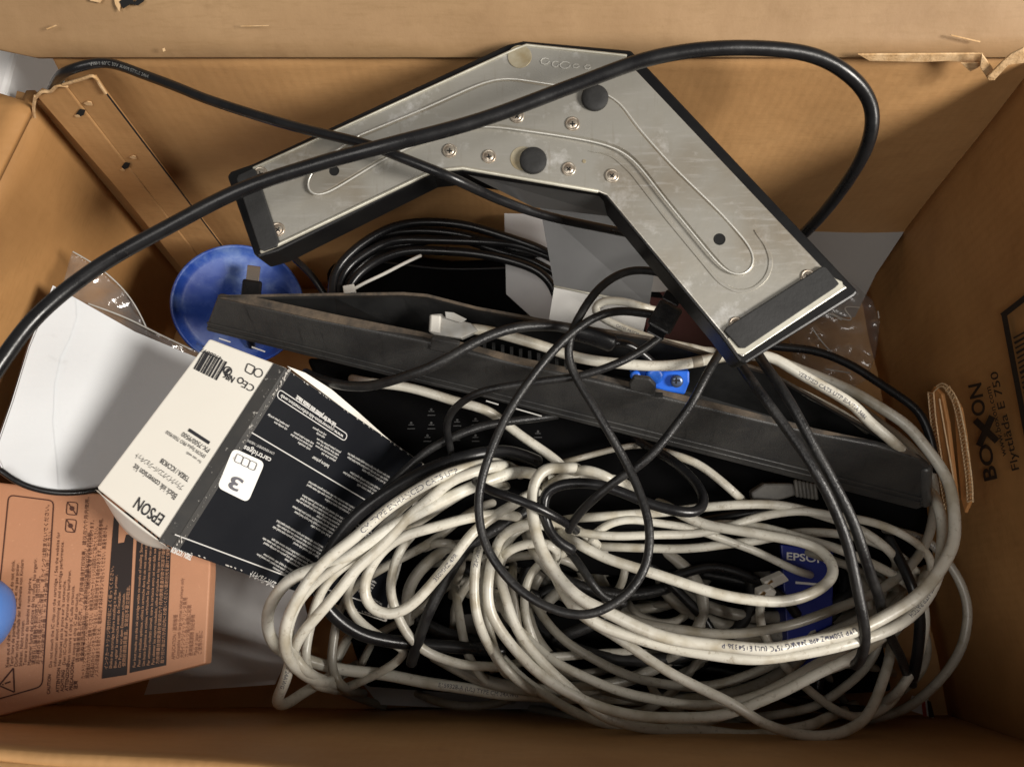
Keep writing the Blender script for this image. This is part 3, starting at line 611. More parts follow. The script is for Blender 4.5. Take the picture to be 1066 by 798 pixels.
# ================================================================== BLACK TRAY
tr = thing('black_tray', P(600, 400, .15), 'long black plastic tray with a dusty brown rim lying across the box', 'tray')
TF = PP((224, 309, .240), (960, 479, .205), (966, 527, .160))
fr_ = [(226, 309), (330, 333), (440, 355), (540, 380), (619, 397), (770, 433), (847, 451), (914, 464), (958, 478), (968, 486), (967, 520), (962, 528), (954, 531), (844, 503), (740, 476), (627, 447), (500, 414), (420, 396), (330, 374), (214, 345), (215, 338)]
fw_ = mesh('front_wall', *slab(TF, fr_, .006), M['tray'], tr, bevel=.0022, seg=3)
mesh('rounded_end_highlight', *tube([TF.at(964, 487, -.002), TF.at(963, 523, -.002)], .0042, 16), mat('tray_end_highlight', (.05, .05, .05), .3, col2=(.07, .07, .068), nscale=60, bump=.3, bscale=700), tr, smooth=True)  # end edge in a lighter tray colour, a highlight put into it
mesh('groove', *join(*[tube([TF.at(*a, .0006), TF.at(*b, .0006)], .0009, 6) for a, b in (((216, 336), (962, 519)), ((216, 341), (962, 524)))]), M['tray'], fw_, smooth=True)
def rimtop(pts_o, pts_i, z0, z1, t):
    n = len(pts_o); vs = []
    for lst in (pts_o, pts_i):
        for i, (x, y) in enumerate(lst): vs.append(P(x, y, z0+(z1-z0)*(x-224)/736))
    vs2 = [v-V((0, 0, t)) for v in vs]; N_ = 2*n
    fs = [(i, i+1, n+i+1, n+i) for i in range(n-1)]; fs += [tuple(k+N_ for k in q[::-1]) for q in fs]
    ring = list(range(n))+list(range(2*n-1, n-1, -1)); fs += [(ring[i], ring[(i+1) % N_], ring[(i+1) % N_]+N_, ring[i]+N_) for i in range(N_)]
    return vs+vs2, fs
ro = [(225, 309), (330, 332), (440, 354), (540, 379), (619, 396), (770, 432), (847, 450), (914, 463), (959, 477)]
ri = [(262, 308), (350, 327), (440, 345), (540, 371), (619, 388), (770, 425), (847, 445), (914, 459), (952, 471)]
mesh('dusty_rim', *rimtop(ro, ri, .2412, .2065, .004), M['dust'], tr, bevel=.0005)
bo = [(226, 307), (345, 305), (420, 304), (445, 306), (496, 319), (562, 331), (690, 352), (800, 385), (950, 470)]
bi = [(262, 309), (349, 307.5), (420, 307), (445, 309), (496, 322), (562, 334), (690, 355), (800, 388), (949, 473)]
mesh('back_rim', *rimtop(bo, bi, .2412, .2065, .002), M['dust'], tr)
# back wall inner face and floor
vs = []
low = [(268, 318), (352, 336), (430, 347), (460, 352), (510, 362), (575, 378), (700, 402), (805, 432), (945, 470)]
for (x, y), (x2, y2) in zip(bi, low): z = .2412+(.2065-.2412)*(x-224)/736; vs += [P(x, y, z-.0005), P(x2, y2, z-.036)]
n = len(bi); fs = [(2*i, 2*i+2, 2*i+3, 2*i+1) for i in range(n-1)]
back = mesh('back_wall', vs, fs, M['traydark'], tr); mo = back.modifiers.new('solid', 'SOLIDIFY'); mo.thickness = .002
FL = PP((268, 318, .205), (945, 470, .172), (600, 430, .185))
mesh('tray_floor', *slab(FL, [(240, 322), (268, 316), (352, 334), (460, 350), (575, 376), (700, 400), (805, 430), (945, 468), (940, 490), (620, 425), (400, 368)], .002), M['traydark'], tr)
mesh('rib', *join(*[box6(P(505+i*9.2, 366+i*2.1, .212), (.0012, 0, 0), (0, .004, 0), (0, 0, .012)) for i in range(11)]), M['traydark'], tr)
for q in ([(449, 352), (478, 358), (476, 370), (447, 364)], [(655, 400), (660, 393), (676, 395), (683, 402), (682, 412), (656, 406)]): mesh('clip', *slab(TF, q, .004, .0015), M['tray'], tr, bevel=.001)
mesh('slot', *slab(TF, [(681, 408), (690, 409), (690, 414), (681, 413)], .0004, .001), M['hole'], tr)
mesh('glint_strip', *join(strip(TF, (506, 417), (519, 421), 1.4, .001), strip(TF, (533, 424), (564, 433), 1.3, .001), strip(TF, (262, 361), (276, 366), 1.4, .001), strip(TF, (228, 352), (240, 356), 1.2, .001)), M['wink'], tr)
# blue VGA plug seated in the tray
vg = thing('blue_connector', P(690, 398, .2), 'bright blue monitor connector with a thumbscrew seated in the black tray', 'connector')
VP = PP((660, 390, .222), (715, 395, .222), (700, 412, .215))
mesh('shell', *slab(VP, [(655, 386), (718, 386), (718, 398), (713, 411), (690, 407), (664, 398)], .014), M['blueplug'], vg, bevel=.0015)
for x, y, r in ((681, 390, 10), (661, 390, 6)):
    c = VP.at(x, y, .001); mesh('barrel', *lathe(c, VP.n, [(r*.00062, 0), (r*.00062, .003), (r*.00052, .0042), (r*.0003, .0044)], 24), M['blueplug'], vg, smooth=True)
c = VP.at(704, 396, .0005); scw = mesh('thumbscrew', *lathe(c, VP.n, [(.0044, 0), (.0044, .003), (.0038, .0038), (.002, .004)], 24), mat('screw_blue', (.10, .13, .2), .35, .6), vg, smooth=True)
mesh('cross_slot', *join(strip(VP, (700, 396), (708, 396), 1.6, .0048), strip(VP, (704, 392.5), (704, 399.5), 1.6, .0049)), M['hole'], scw)

# ================================================================== STEEL BRACKET
KB = PP((541, 47, .357), (255, 220, .330), (820, 340, .322))
bk = thing('steel_bracket', KB.at(620, 140, -.03), 'boomerang-shaped monitor stand base, underside up, galvanised steel in a black frame', 'stand base')
fo = [(236, 183), (240, 178), (263, 170), (528, 46), (545, 42), (657, 52), (671, 66), (894, 303), (890, 308), (776, 379), (770, 376), (750, 349), (630, 204), (624, 201), (480, 178), (451, 181), (289, 262), (268, 268), (264, 264)]
mesh('black_frame', *slab(KB, fo, .024, -.001), M['blackpaint'], bk, bevel=.0015)
po = [(247, 184), (264, 175), (537, 51), (548, 47), (652, 58), (660, 71), (698, 111), (858, 280), (882, 299), (773, 371), (766, 366), (754, 349), (632, 203), (622, 199), (482, 175), (451, 178), (287, 256), (272, 262)]
plate = mesh('steel_plate', *slab(KB, po, .0016, .0008), M['metal'], bk, bevel=.0006)
def emboss(lines, h, wpx, off=.0008):
    """raised pad with sloped sides; lines = closed pixel outline"""
    n = len(lines); c2 = [V(p) for p in [(a, b) for a, b in lines]]; inn = []
    for i in range(n):
        a, b, c = c2[i-1], c2[i], c2[(i+1) % n]; d = ((b-a).normalized()+(c-b).normalized()); nn = V((-d.y, d.x)).normalized(); inn.append(b+nn*wpx)
    A1 = sum(c2[i].x*c2[(i+1) % n].y-c2[(i+1) % n].x*c2[i].y for i in range(n)); A2 = sum(inn[i].x*inn[(i+1) % n].y-inn[(i+1) % n].x*inn[i].y for i in range(n))
    if abs(A2) > abs(A1): inn = [2*b-q for b, q in zip(c2, inn)]
    vs = [KB.at(p.x, p.y, off) for p in c2]+[KB.at(p.x, p.y, off+h) for p in inn]
    return vs, [(i, (i+1) % n, n+(i+1) % n, n+i) for i in range(n)]+[tuple(range(n, 2*n))]
def arc(c, r, a0, a1, k=8): return [(c[0]+r*math.cos(math.radians(a0+(a1-a0)*i/k)), c[1]+r*math.sin(math.radians(a0+(a1-a0)*i/k))) for i in range(k+1)]
def densify(p, s=9):
    q = resample([V((*a, 0)) for a in p+[p[0]]], s); q = smooth(q, 2); return [(v.x, v.y) for v in q[:-1]]
big = [(374, 141), (440, 114), (500, 87), (515, 82), (531, 81), (574, 88), (625, 94), (645, 104), (660, 128), (700, 173), (751, 222), (782, 257), (788, 268), (787, 279), (778, 288), (765, 290), (752, 280), (727, 250), (690, 205), (665, 172), (650, 157), (622, 148), (581, 141), (510, 131), (470, 134), (402, 164), (335, 205), (322, 207), (315, 199), (319, 184), (338, 165)]
big = densify(big)
mesh('raised_panel', *emboss(big, .0022, 3.2), M['metal'], plate)
sec = densify([(612, 157), (636, 163), (655, 180), (692, 228), (725, 268), (748, 296), (766, 306), (786, 303), (801, 290), (806, 272), (800, 255), (784, 236), (782, 238), (796, 256), (801, 272), (797, 287), (784, 299), (767, 302), (750, 292), (728, 266), (695, 226), (658, 178), (637, 160)], 5)
mesh('groove_line', *emboss(sec, .0006, .8), M['metal'], plate)
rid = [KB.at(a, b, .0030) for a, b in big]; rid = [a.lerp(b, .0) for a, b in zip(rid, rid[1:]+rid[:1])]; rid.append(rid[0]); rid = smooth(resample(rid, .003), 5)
mesh('ridge_highlight', *tube(rid, .0006, 8), mat('ridge_highlight_steel', (.66, .65, .60), .35, .5), plate, smooth=True)  # paler tube on the embossed edge: wear plus a highlight in its colour
lipg = [tube([KB.at(a, b, .0012) for a, b in ((272, 262), (287, 256), (451, 178), (482, 175), (622, 199))], .0012, 8), tube([KB.at(a, b, .0012) for a, b in ((264, 175), (537, 51), (548, 47), (652, 58))], .0008, 8)]
mesh('folded_lip', *join(*lipg), M['metal_lip'], plate, smooth=True)
mesh('end_lip', *slab(KB, [(757, 352), (764, 349), (775, 360), (869, 298), (866, 288), (877, 293), (878, 301), (776, 369), (768, 368)], .001, .0021), M['metal_lip'], plate, bevel=.0004)
mesh('rubber_strip', *slab(KB, [(754, 344), (757, 340), (856, 277), (860, 278), (874, 295), (870, 299), (776, 362), (770, 362)], .003, .0034), M['rubber'], bk, bevel=.0006)
mesh('rubber_strip', *slab(KB, [(246, 186), (248, 182), (263, 175), (266, 177), (290, 251), (288, 256), (274, 261), (270, 259)], .003, .0034), M['rubber'], bk, bevel=.0006)
for (x, y, r) in ((619, 103, 13.0), (555, 168, 13.5)):
    c = KB.at(x, y, .0028 if y < 120 else .0012); s = (c-CAM).length/FX
    mesh('rubber_foot', *lathe(c, KB.n, [(r*s, 0), (r*s, .0022), (r*s*.93, .003), (r*s*.4, .0031)], 32), M['rubber'], bk, smooth=True)
for i, (x, y, r) in enumerate(((541, 59, 11.5), (544, 165, 12.5))):
    c = KB.at(x, y, .0012 if i == 0 else .0009); s = (c-CAM).length/FX; mesh('glue_stain', *lathe(c, KB.n, [(r*s, 0), (r*s*.97, .0002), (r*s*.1, .0003)], 26), M['stain'], plate)
for x, y in ((538, 121), (596, 129), (468, 157), (509, 163), (592, 176), (637, 183), (289, 239), (271, 181), (841, 288), (766, 337)):
    hh = .0008 if (x, y) not in ((538, 121), (596, 129)) else .0030
    c = KB.at(x, y, hh); s = (c-CAM).length/FX
    q = mesh('screw', *lathe(c, KB.n, [(7.2*s, 0), (7.0*s, .0007), (5.8*s, .0009), (5.2*s, .0004), (4.4*s, .0010), (2.5*s, .0013), (.5*s, .0013)], 22), M['screw'], bk, smooth=True)
    a = random.uniform(0, 1.5); d1 = (math.cos(a)*2.8, math.sin(a)*2.8)
    mesh('cross_recess', *join(strip(KB, (x-d1[0], y-d1[1]), (x+d1[0], y+d1[1]), 1.3, hh+.0014), strip(KB, (x-d1[1], y+d1[0]), (x+d1[1], y-d1[0]), 1.3, hh+.00145)), M['hole'], q)
for x, y, r in ((348, 178, 5.0), (749, 249, 6.0)):
    c = KB.at(x, y, .0030); s = (c-CAM).length/FX
    mesh('screw_hole', *lathe(c, KB.n, [(r*s, 0), (r*s*.9, .0003), (r*s*.75, .0001)], 22), M['hole'], plate)
mesh('small_hole', *lathe(KB.at(608, 168, .0008), KB.n, [(.0012, 0), (.001, .0004)], 14), M['stain'], plate)
# rubbed chalk scribble near the elbow
chk = []
for cx, cy, rx, ry in ((567, 64, 5, 4), (578, 67, 4, 4), (588, 68, 6, 4), (599, 69, 4, 3), (611, 70, 4, 3)):
    chk.append(tube(path([KB.at(cx+rx*math.cos(a), cy+ry*math.sin(a), .0012) for a in [k*.7 for k in range(9)]], .002, 1), .0003, 4))
mesh('chalk_mark', *join(*chk), mat('chalk', (.52, .51, .47), .8), plate)
# inner web below the elbow
i1 = [KB.at(481, 179, -.004), KB.at(624, 202, -.004), KB.at(640, 226, -.024), KB.at(556, 216, -.024)]
mesh('inner_web', *prism(i1, -KB.n*.001+V((0, .001, 0))), M['steel'], bk)

# ================================================================== CABLES
CB = {}
def cable(label, pts, zs, r, m='lan', cat='network cable', group='cream network cables tangled in the box', name='network_cable', marks=(), rough=0.0, it=6, bands=()):
    pp = zl(pts, zs)
    if m.startswith('lan') and 'clear plug' not in label:      # the ends of the strands dive into the pile
        for k in (0, -1): z = pp[k].z; pp[k] = P(*pts[k], max(.012, z-.075))
    if cat in ('lead', 'power cable'): r *= .885
    c = path(pp, .0035, it)
    if m.startswith('lan') or cat == 'lead':                  # small hand-made kinks
        a = [random.uniform(0, 6.3) for _ in range(6)]; k = .00055 if m.startswith('lan') else .0004
        c = [p+V((math.sin(i*.17+a[0])+.45*math.sin(i*.41+a[1]), math.sin(i*.14+a[2])+.45*math.sin(i*.37+a[3]), math.sin(i*.27+a[4])))*k*min(1, i/6, (len(c)-1-i)/6) for i, p in enumerate(c)]
    if m.startswith('lan'): r *= .685
    if marks:
        root_ = thing(name, c[0]-V((0, 0, r)), label, cat, group)
        o = mesh('jacket', *tube(c, r, 14), M[m], root_, smooth=True)
        mesh('printed_text', *join(*[on_tube(c, r, *k) for k in marks]), M['cink' if m.startswith('lan') else 'bcink'], root_)
        for fb_ in bands:
            i = int(fb_*len(c)); mesh('brown_band', *tube(c[i:i+3], r*1.03, 14), M['band'], root_, smooth=True)
        return c
    o = tag(mesh(name, *tube(c, r, 12), M[m], smooth=True), label, cat, group); return c
RL = .0054
C = cable
# --- cream network cables, near ones first
C('cream cable with bold lettering arching over the black carton, outermost of the upper arc', [(545, 492), (518, 481), (498, 484), (462, 495), (422, 518), (392, 538), (366, 560), (341, 581), (321, 604), (305, 632), (297, 655), (296, 672), (299, 686), (308, 696), (323, 706), (338, 709), (360, 700)], [.16, .205, .215, .215, .20, .18, .12], .0056, marks=((.455, 'CM TYPE ENHANCED CAT5 UTP', .0037, True, .0),))
C('brightest white cable forming the far left bend and running along the bottom', [(590, 505), (561, 494), (538, 491), (513, 498), (478, 513), (447, 528), (412, 546), (376, 569), (345, 586), (308, 599), (290, 614), (280, 635), (280, 655), (286, 671), (298, 679), (316, 685), (346, 694), (392, 701), (447, 711), (498, 718), (545, 723), (604, 726), (664, 728), (727, 728), (775, 724)], [.13, .19, .20, .195, .175, .15, .13, .10, .09, .08, .07], .0064, 'lan2', marks=((.64, 'E159328-A (UL) TYPE CM 24AWG', .003, False, 0),), bands=(.055, .115))
C('cream cable crossing the carton and folding sharply at the lowest left tip', [(545, 496), (523, 485), (498, 490), (468, 500), (447, 518), (427, 536), (412, 554), (392, 574), (371, 592), (354, 614), (328, 642), (308, 668), (299, 701), (294, 717), (289, 728), (296, 734), (311, 724), (331, 712), (350, 700), (375, 690)], [.17, .205, .20, .195, .19, .18, .16, .12, .09], .0057, marks=((.60, 'ELITE 24AWG', .0026, False, 0),), bands=(.16,))
C('cream cable curving into a deep U above the small black carton corner', [(560, 545), (538, 538), (513, 536), (480, 540), (447, 549), (422, 557), (402, 569), (387, 587), (379, 607), (381, 627), (392, 638), (407, 640), (425, 632), (442, 617), (457, 599), (473, 579), (488, 559), (508, 541), (540, 521), (575, 505)], [.14, .18, .185, .18, .17, .17, .175, .18, .15], .0056, marks=((.62, '350MHZ 4PR', .003, False, 0),))
C('cream cable dropping behind the U bend to the lower middle', [(440, 545), (422, 564), (412, 579), (407, 597), (406, 614), (409, 627), (419, 653), (435, 671), (452, 682), (478, 691), (498, 692), (521, 693), (545, 700)], [.15, .15, .145, .135, .12, .11, .09], .0052)
C('cream cable hooking down beside the black carton lower corner', [(392, 570), (375, 588), (364, 604), (361, 622), (366, 637), (381, 652), (402, 665), (418, 673), (424, 677), (407, 691), (381, 706), (361, 716), (348, 720), (340, 713), (346, 701), (357, 670), (368, 655)], [.14, .14, .13, .12, .11, .09, .08, .07], .0050)
C('cream cable falling steeply through the middle with small print along it', [(500, 560), (498, 576), (494, 602), (494, 632), (503, 661), (513, 681), (525, 697), (540, 712)], [.15, .17, .165, .15, .12, .10], .0052, marks=((.2, 'CAT5 UTP ELITE 350MHZ', .0028, False, 0),))
C('cream cable swinging from the middle drop along the lowest long arc to the right', [(520, 560), (513, 579), (509, 602), (509, 627), (513, 642), (530, 670), (560, 700), (595, 721), (628, 736), (667, 745), (709, 748), (745, 745), (771, 738), (807, 722), (844, 704), (878, 688), (905, 673), (930, 652), (950, 625), (962, 600), (968, 570)], [.15, .165, .16, .15, .14, .14, .145, .15, .15, .14, .10], .0056)
C('cream cable looping beneath the lowest arc near the front of the tangle', [(524, 568), (518, 587), (524, 614), (539, 655), (566, 691), (592, 715), (619, 739), (643, 751), (679, 759), (724, 760), (770, 764), (800, 762), (850, 752), (890, 733)], [.13, .155, .15, .14, .13, .12, .11, .10], .0055)
C('cream cable running down to the bottom right bend of the tangle', [(560, 560), (572, 590), (590, 625), (612, 645), (640, 661), (667, 679), (694, 697), (721, 712), (765, 734), (801, 756), (841, 765), (871, 763), (896, 750), (911, 731), (920, 707), (927, 682), (930, 650)], [.12, .14, .15, .155, .15, .13, .12, .11, .08], .0055)
C('cream printed cable sweeping along the bottom and up the whole right side, outermost', [(620, 497), (600, 487), (586, 487), (568, 487), (558, 497), (554, 514), (554, 532), (558, 551), (567, 577), (580, 599), (600, 619), (628, 634), (655, 649), (685, 661), (727, 670), (770, 674), (800, 675), (832, 669), (878, 659), (917, 645), (948, 627), (969, 606), (985, 581), (992, 560), (994, 533), (992, 511), (982, 490), (966, 469), (948, 447), (923, 429), (893, 410), (862, 396), (830, 382), (800, 372), (750, 366)], [.15, .20, .20, .20, .205, .21, .21, .205, .20, .19, .18, .18, .18, .17], .0060, marks=((.515, 'UTP 350MHZ 4PR 24AWG 75°C (UL) E154336-P', .0031, True, -.1),))
C('cream cable running just inside the outer right sweep, twin of it', [(570, 565), (584, 610), (601, 634), (628, 652), (661, 664), (709, 675), (770, 684), (832, 681), (878, 671), (923, 656), (951, 637), (970, 612), (980, 586), (982, 563), (981, 542), (974, 522), (962, 500)], [.15, .195, .2, .2, .2, .19, .185, .17, .15], .0058, marks=((.70, 'CAT5 UTP PATCH', .003, True, 0),))
C('bright cream cable making the wide inner loop that turns back near the blue carton', [(575, 545), (592, 560), (625, 578), (655, 589), (685, 599), (721, 610), (750, 618), (777, 623), (810, 625), (841, 620), (860, 610), (869, 596), (862, 580), (845, 568), (801, 557), (771, 551), (735, 546), (700, 530), (672, 519)], [.15, .175, .18, .18, .175, .165, .15, .15, .14], .0057)
C('cream cable arching across the middle under the black loops', [(560, 560), (590, 552), (614, 555), (647, 557), (682, 557), (728, 555), (760, 548), (790, 537), (832, 531), (868, 536), (899, 542), (936, 554), (960, 570), (970, 590), (960, 615)], [.12, .14, .145, .14, .14, .15, .14, .13, .10], .0048)
C('cream cable sagging through the centre toward the blue carton', [(600, 575), (611, 562), (632, 547), (657, 541), (680, 543), (715, 548), (740, 556), (780, 571), (816, 588), (838, 597), (866, 603)], [.11, .14, .145, .14, .13, .12, .10], .0046)
C('cream cable crossing the right half just above the blue carton', [(700, 560), (740, 548), (780, 546), (816, 554), (862, 567), (887, 577), (923, 594), (948, 612), (960, 640)], [.11, .13, .14, .14, .13, .10], .0052)
C('grey-white cable bending alone along the right wall at the far right', [(890, 552), (911, 551), (939, 554), (966, 563), (985, 582), (1000, 606), (1008, 636), (1003, 670), (985, 701), (960, 725), (936, 739), (905, 748), (870, 752)], [.08, .11, .12, .12, .11, .09, .07, .05], .0050, 'lan_shade', marks=((.42, 'CABLE PATCH UTP CAT5E TIA/EIA-568', .003, True, 0),))
c24 = C('cream cable in the black tray running from a clear plug to the upper right', [(462, 341), (480, 342), (521, 348), (559, 358), (597, 370), (635, 377), (680, 381), (720, 378), (760, 372), (799, 369), (822, 382), (847, 397), (888, 421), (905, 438), (930, 460), (946, 478), (954, 490)], [.232, .232, .23, .23, .232, .232, .23, .21, .18], .0056, marks=((.66, 'VERIFIED CAT5 UTP EIA/TIA 568A', .0026, False, 0),), bands=(.46,))
C('cream cable curling behind the ferrite plug under the bracket leg', [(690, 326), (678, 321), (648, 313), (622, 314), (615, 323), (633, 334), (661, 347), (686, 356), (711, 360), (745, 366)], [.21, .205, .20, .20, .205, .20], .0045, marks=((.50, 'CAT5E PATCH', .002, False, 0),))
C('thin cream cable inside the right part of the tray', [(775, 385), (816, 400), (847, 415), (893, 441), (923, 463)], [.2, .2, .2, .195], .0036, 'lan_shade')
C('cream cable tucked along the lower edge of the black tray', [(350, 388), (380, 397), (420, 403), (470, 416), (505, 426), (524, 438), (560, 465), (587, 488), (600, 510)], [.15, .16, .165, .165, .15, .14, .12], .0056)
C('thin cream strand crossing the dark gap under the tray middle', [(570, 488), (584, 482), (614, 474), (640, 468), (662, 464), (692, 462)], [.13, .14, .14], .0036, 'lan_shade')
C('cream strand emerging from under the tray right of centre', [(670, 462), (692, 470), (728, 483), (753, 503), (768, 518), (790, 530)], [.14, .15, .15, .13], .0048)
C('cream strand with a short top bend left of the centre pile', [(560, 512), (578, 500), (600, 494), (622, 496), (645, 501), (672, 512)], [.15, .165, .16, .15], .0052)
C('cream strand arched just below the tray at the pile top', [(586, 500), (600, 490), (618, 490), (640, 500), (660, 520)], [.16, .18, .18, .16], .0056)
C('small cream hoop at the centre left of the pile, upper one', [(512, 600), (516, 572), (525, 555), (546, 545), (568, 546), (580, 556)], [.12, .15, .16, .15], .0056)
C('small cream hoop at the centre left of the pile, lower one', [(516, 610), (523, 580), (538, 568), (561, 564), (580, 572), (572, 600)], [.11, .14, .15, .14], .0052)
C('cream strand arching inward from the middle down to the lower left', [(600, 570), (586, 575), (560, 588), (546, 612), (547, 643), (558, 676), (570, 700)], [.10, .12, .125, .11, .09], .0050)
C('dim cream ring deep in the dark centre', [(640, 610), (655, 630), (667, 643), (691, 649), (712, 643), (724, 626), (725, 599), (714, 574), (700, 558)], [.07, .08, .08, .08], .0048, 'lan_shade')
C('dim cream strand bending beside the dark centre ring', [(650, 625), (680, 630), (715, 628), (737, 640), (745, 660), (735, 685), (700, 705), (660, 715)], [.06, .07, .07, .06], .0048, 'lan_shade')
C('cream strand dropping from a white plug past the blue carton', [(795, 612), (791, 628), (791, 645), (799, 667), (816, 691), (841, 716), (868, 737), (893, 746), (920, 738), (940, 715), (950, 690)], [.12, .11, .10, .09, .08, .07], .0050)
for i, (q, z) in enumerate((([(500, 700), (548, 688), (589, 682), (625, 679), (665, 679), (700, 684)], .085), ([(540, 708), (598, 713), (628, 712), (658, 706), (685, 691), (709, 678), (730, 650)], .09), ([(620, 745), (667, 739), (691, 727), (715, 703), (735, 676), (760, 660)], .08), ([(668, 690), (676, 706), (682, 722), (703, 739), (735, 752)], .08),
        ([(560, 700), (600, 702), (640, 695), (680, 672)], .07), ([(735, 712), (780, 716), (830, 706), (880, 690), (930, 700)], .07), ([(740, 748), (800, 745), (860, 728), (905, 690), (915, 660), (900, 620)], .075), ([(760, 640), (800, 655), (850, 690), (890, 745)], .05),
        ([(870, 650), (910, 640), (950, 640), (965, 670), (950, 710), (915, 735)], .08), ([(915, 560), (945, 590), (962, 630), (958, 680), (935, 720), (900, 745)], .10), ([(380, 665), (430, 640), (480, 600), (520, 585)], .08), ([(420, 640), (470, 606), (530, 606), (600, 612)], .07),
        ([(455, 600), (500, 625), (560, 650), (600, 700)], .08), ([(372, 650), (350, 690), (352, 715), (400, 735)], .05), ([(395, 655), (376, 690), (372, 712)], .055), ([(900, 560), (930, 575), (950, 600), (945, 640), (920, 670)], .11),
        ([(850, 565), (885, 590), (905, 625), (900, 660), (880, 700)], .09), ([(430, 720), (470, 734), (520, 730), (560, 712), (590, 700)], .05), ([(620, 555), (650, 585), (640, 620), (600, 640)], .08), ([(545, 735), (640, 755), (740, 755), (830, 745)], .07),
        ([(430, 575), (455, 566), (475, 568), (480, 590), (470, 620)], .12), ([(437, 590), (500, 580), (560, 600)], .10), ([(800, 560), (850, 578), (900, 596), (945, 625)], .10))):
    C(['faint', 'dull', 'shaded', 'dim'][i % 4]+' grey-cream strand '+['under the bottom left arc', 'behind the lowest arc', 'near the floor in the middle', 'between the lower loops', 'deep below the centre arc', 'low behind the bottom right sweep', 'low beneath the right sweep', 'crossing below the blue carton', 'inside the right bend', 'just inside the right outer sweep', 'behind the deep U bend', 'lying flat behind the middle drop', 'sloping under the middle drop', 'curving down at the lower left', 'short and upright at lower left', 'under the tray right end', 'right of the blue carton', 'sagging over the grey sleeve', 'hooked below the black ring', 'longest along the front floor', 'peeking through the deep U bend', 'running flat across the deep U bend', 'sloping over the blue carton to the right'][i],
      q, [z, z+.012, z-.004, z+.006], .0049, 'lan_shade' if i % 3 else 'lan')
BASE = {
 'arc': [(541, 492), (498, 486), (462, 497), (422, 520), (392, 540), (366, 562), (341, 583), (321, 606), (305, 634), (296, 672), (308, 696), (340, 708)],
 'low': [(509, 602), (513, 642), (530, 670), (560, 700), (595, 721), (628, 736), (667, 745), (709, 748), (771, 738), (844, 704), (905, 673), (950, 625)],
 'sweep': [(554, 532), (567, 577), (600, 619), (655, 649), (727, 670), (800, 675), (878, 659), (948, 627), (985, 581), (992, 511), (966, 469), (893, 410)],
 'mid': [(560, 560), (614, 553), (682, 552), (760, 546), (832, 540), (899, 552), (950, 585), (955, 630)],
 'drop': [(500, 555), (494, 602), (503, 661), (525, 697), (560, 720)],
 'hoop': [(510, 640), (516, 590), (540, 556), (580, 548), (620, 560), (640, 590)] }
for k, dx, dy, z, sx, lb in (('arc', 14, 14, .165, .96, 'cream strand lying just inside the lettered upper arc'), ('arc', 34, 26, .12, .88, 'dusty cream strand well inside the lettered upper arc'), ('arc', 8, 2, .185, 1.0, 'clean cream strand partly hidden under the lettered upper arc'),
        ('low', 6, -16, .12, .98, 'cream strand just above the lowest long arc'), ('low', 20, -34, .10, .94, 'dusty strand a little above the lowest long arc'), ('low', -10, 8, .10, 1.02, 'cream strand just below the lowest long arc'), 
        ('sweep', -18, -12, .13, .97, 'dusty strand inside the outer right sweep and its twin'),  ('mid', 8, 14, .12, 1.0, 'cream strand under the arch across the middle'),  ('mid', -20, -14, .14, .96, 'cream strand just above the arch across the middle'),
        ('drop', 14, 6, .13, 1.0, 'cream strand close right of the steep middle drop'), ('drop', 34, -4, .11, 1.0, 'dusty strand right of the steep middle drop'), ('drop', -22, 14, .10, 1.0, 'dusty strand left of the steep middle drop'), ('hoop', 0, 0, .13, 1.0, 'cream strand hooped over the centre left of the pile'), ('hoop', -30, 30, .10, 1.1, 'dusty strand hooped low at the centre left of the pile')):
    q = BASE[k]; mx = sum(a for a, b in q)/len(q); my = sum(b for a, b in q)/len(q); w = random.uniform(0, 6)
    C(lb, [(mx+(a-mx)*sx+dx+5*math.sin(i*1.1+w), my+(b-my)*sx+dy+5*math.cos(i*.9+w)) for i, (a, b) in enumerate(q)], [z-.02, z, z+.006, z, z-.01], .0052, 'lan_shade' if 'dusty' in lb else 'lan')  # these lower strands get the jacket colour darkened for shade
# unseen depth of the pile: loose coils that lie lower
for i in range(13):
    cx, cy = random.uniform(-.02, .22), random.uniform(.0, .09); a, b = random.uniform(.06, .13), random.uniform(.04, .08); ph = random.uniform(0, 6)
    z = .058+.0028*i; c = [V((cx+a*math.cos(ph+t*.45), cy+b*math.sin(ph+t*.45), z+.006*math.sin(t*1.3+i))) for t in range(14)]
    c = path(c)
    tag(mesh('network_cable', *tube(c, .005, 10), M['cable_g' if i % 2 else 'lan_shade'], smooth=True), 'one of the barely visible cable coils at the dark bottom of the pile', 'network cable', 'cable coils at the dark bottom of the pile')
# clear plug at the left end of the tray cable
RP = PP((448, 335, .236), (495, 345, .236), (470, 352, .234))
rj = thing('clear_network_plug', P(468, 340, .225), 'clear plastic network plug on the cream cable in the tray', 'plug')
mesh('plug_body', *slab(RP, [(447, 327), (460, 326), (462, 329), (490, 336), (498, 344), (480, 352), (452, 348), (446, 345)], .009, .001), M['clearplug'], rj, bevel=.001)
mesh('latch', *slab(RP, [(463, 324), (472, 325), (486, 332), (480, 336), (464, 331)], .0015, .004), M['clearplug'], rj, bevel=.0005)
mesh('boot', *slab(RP, [(448, 327), (459, 328), (458, 347), (447, 345)], .006, .003), M['white_plastic'], rj, bevel=.0012)
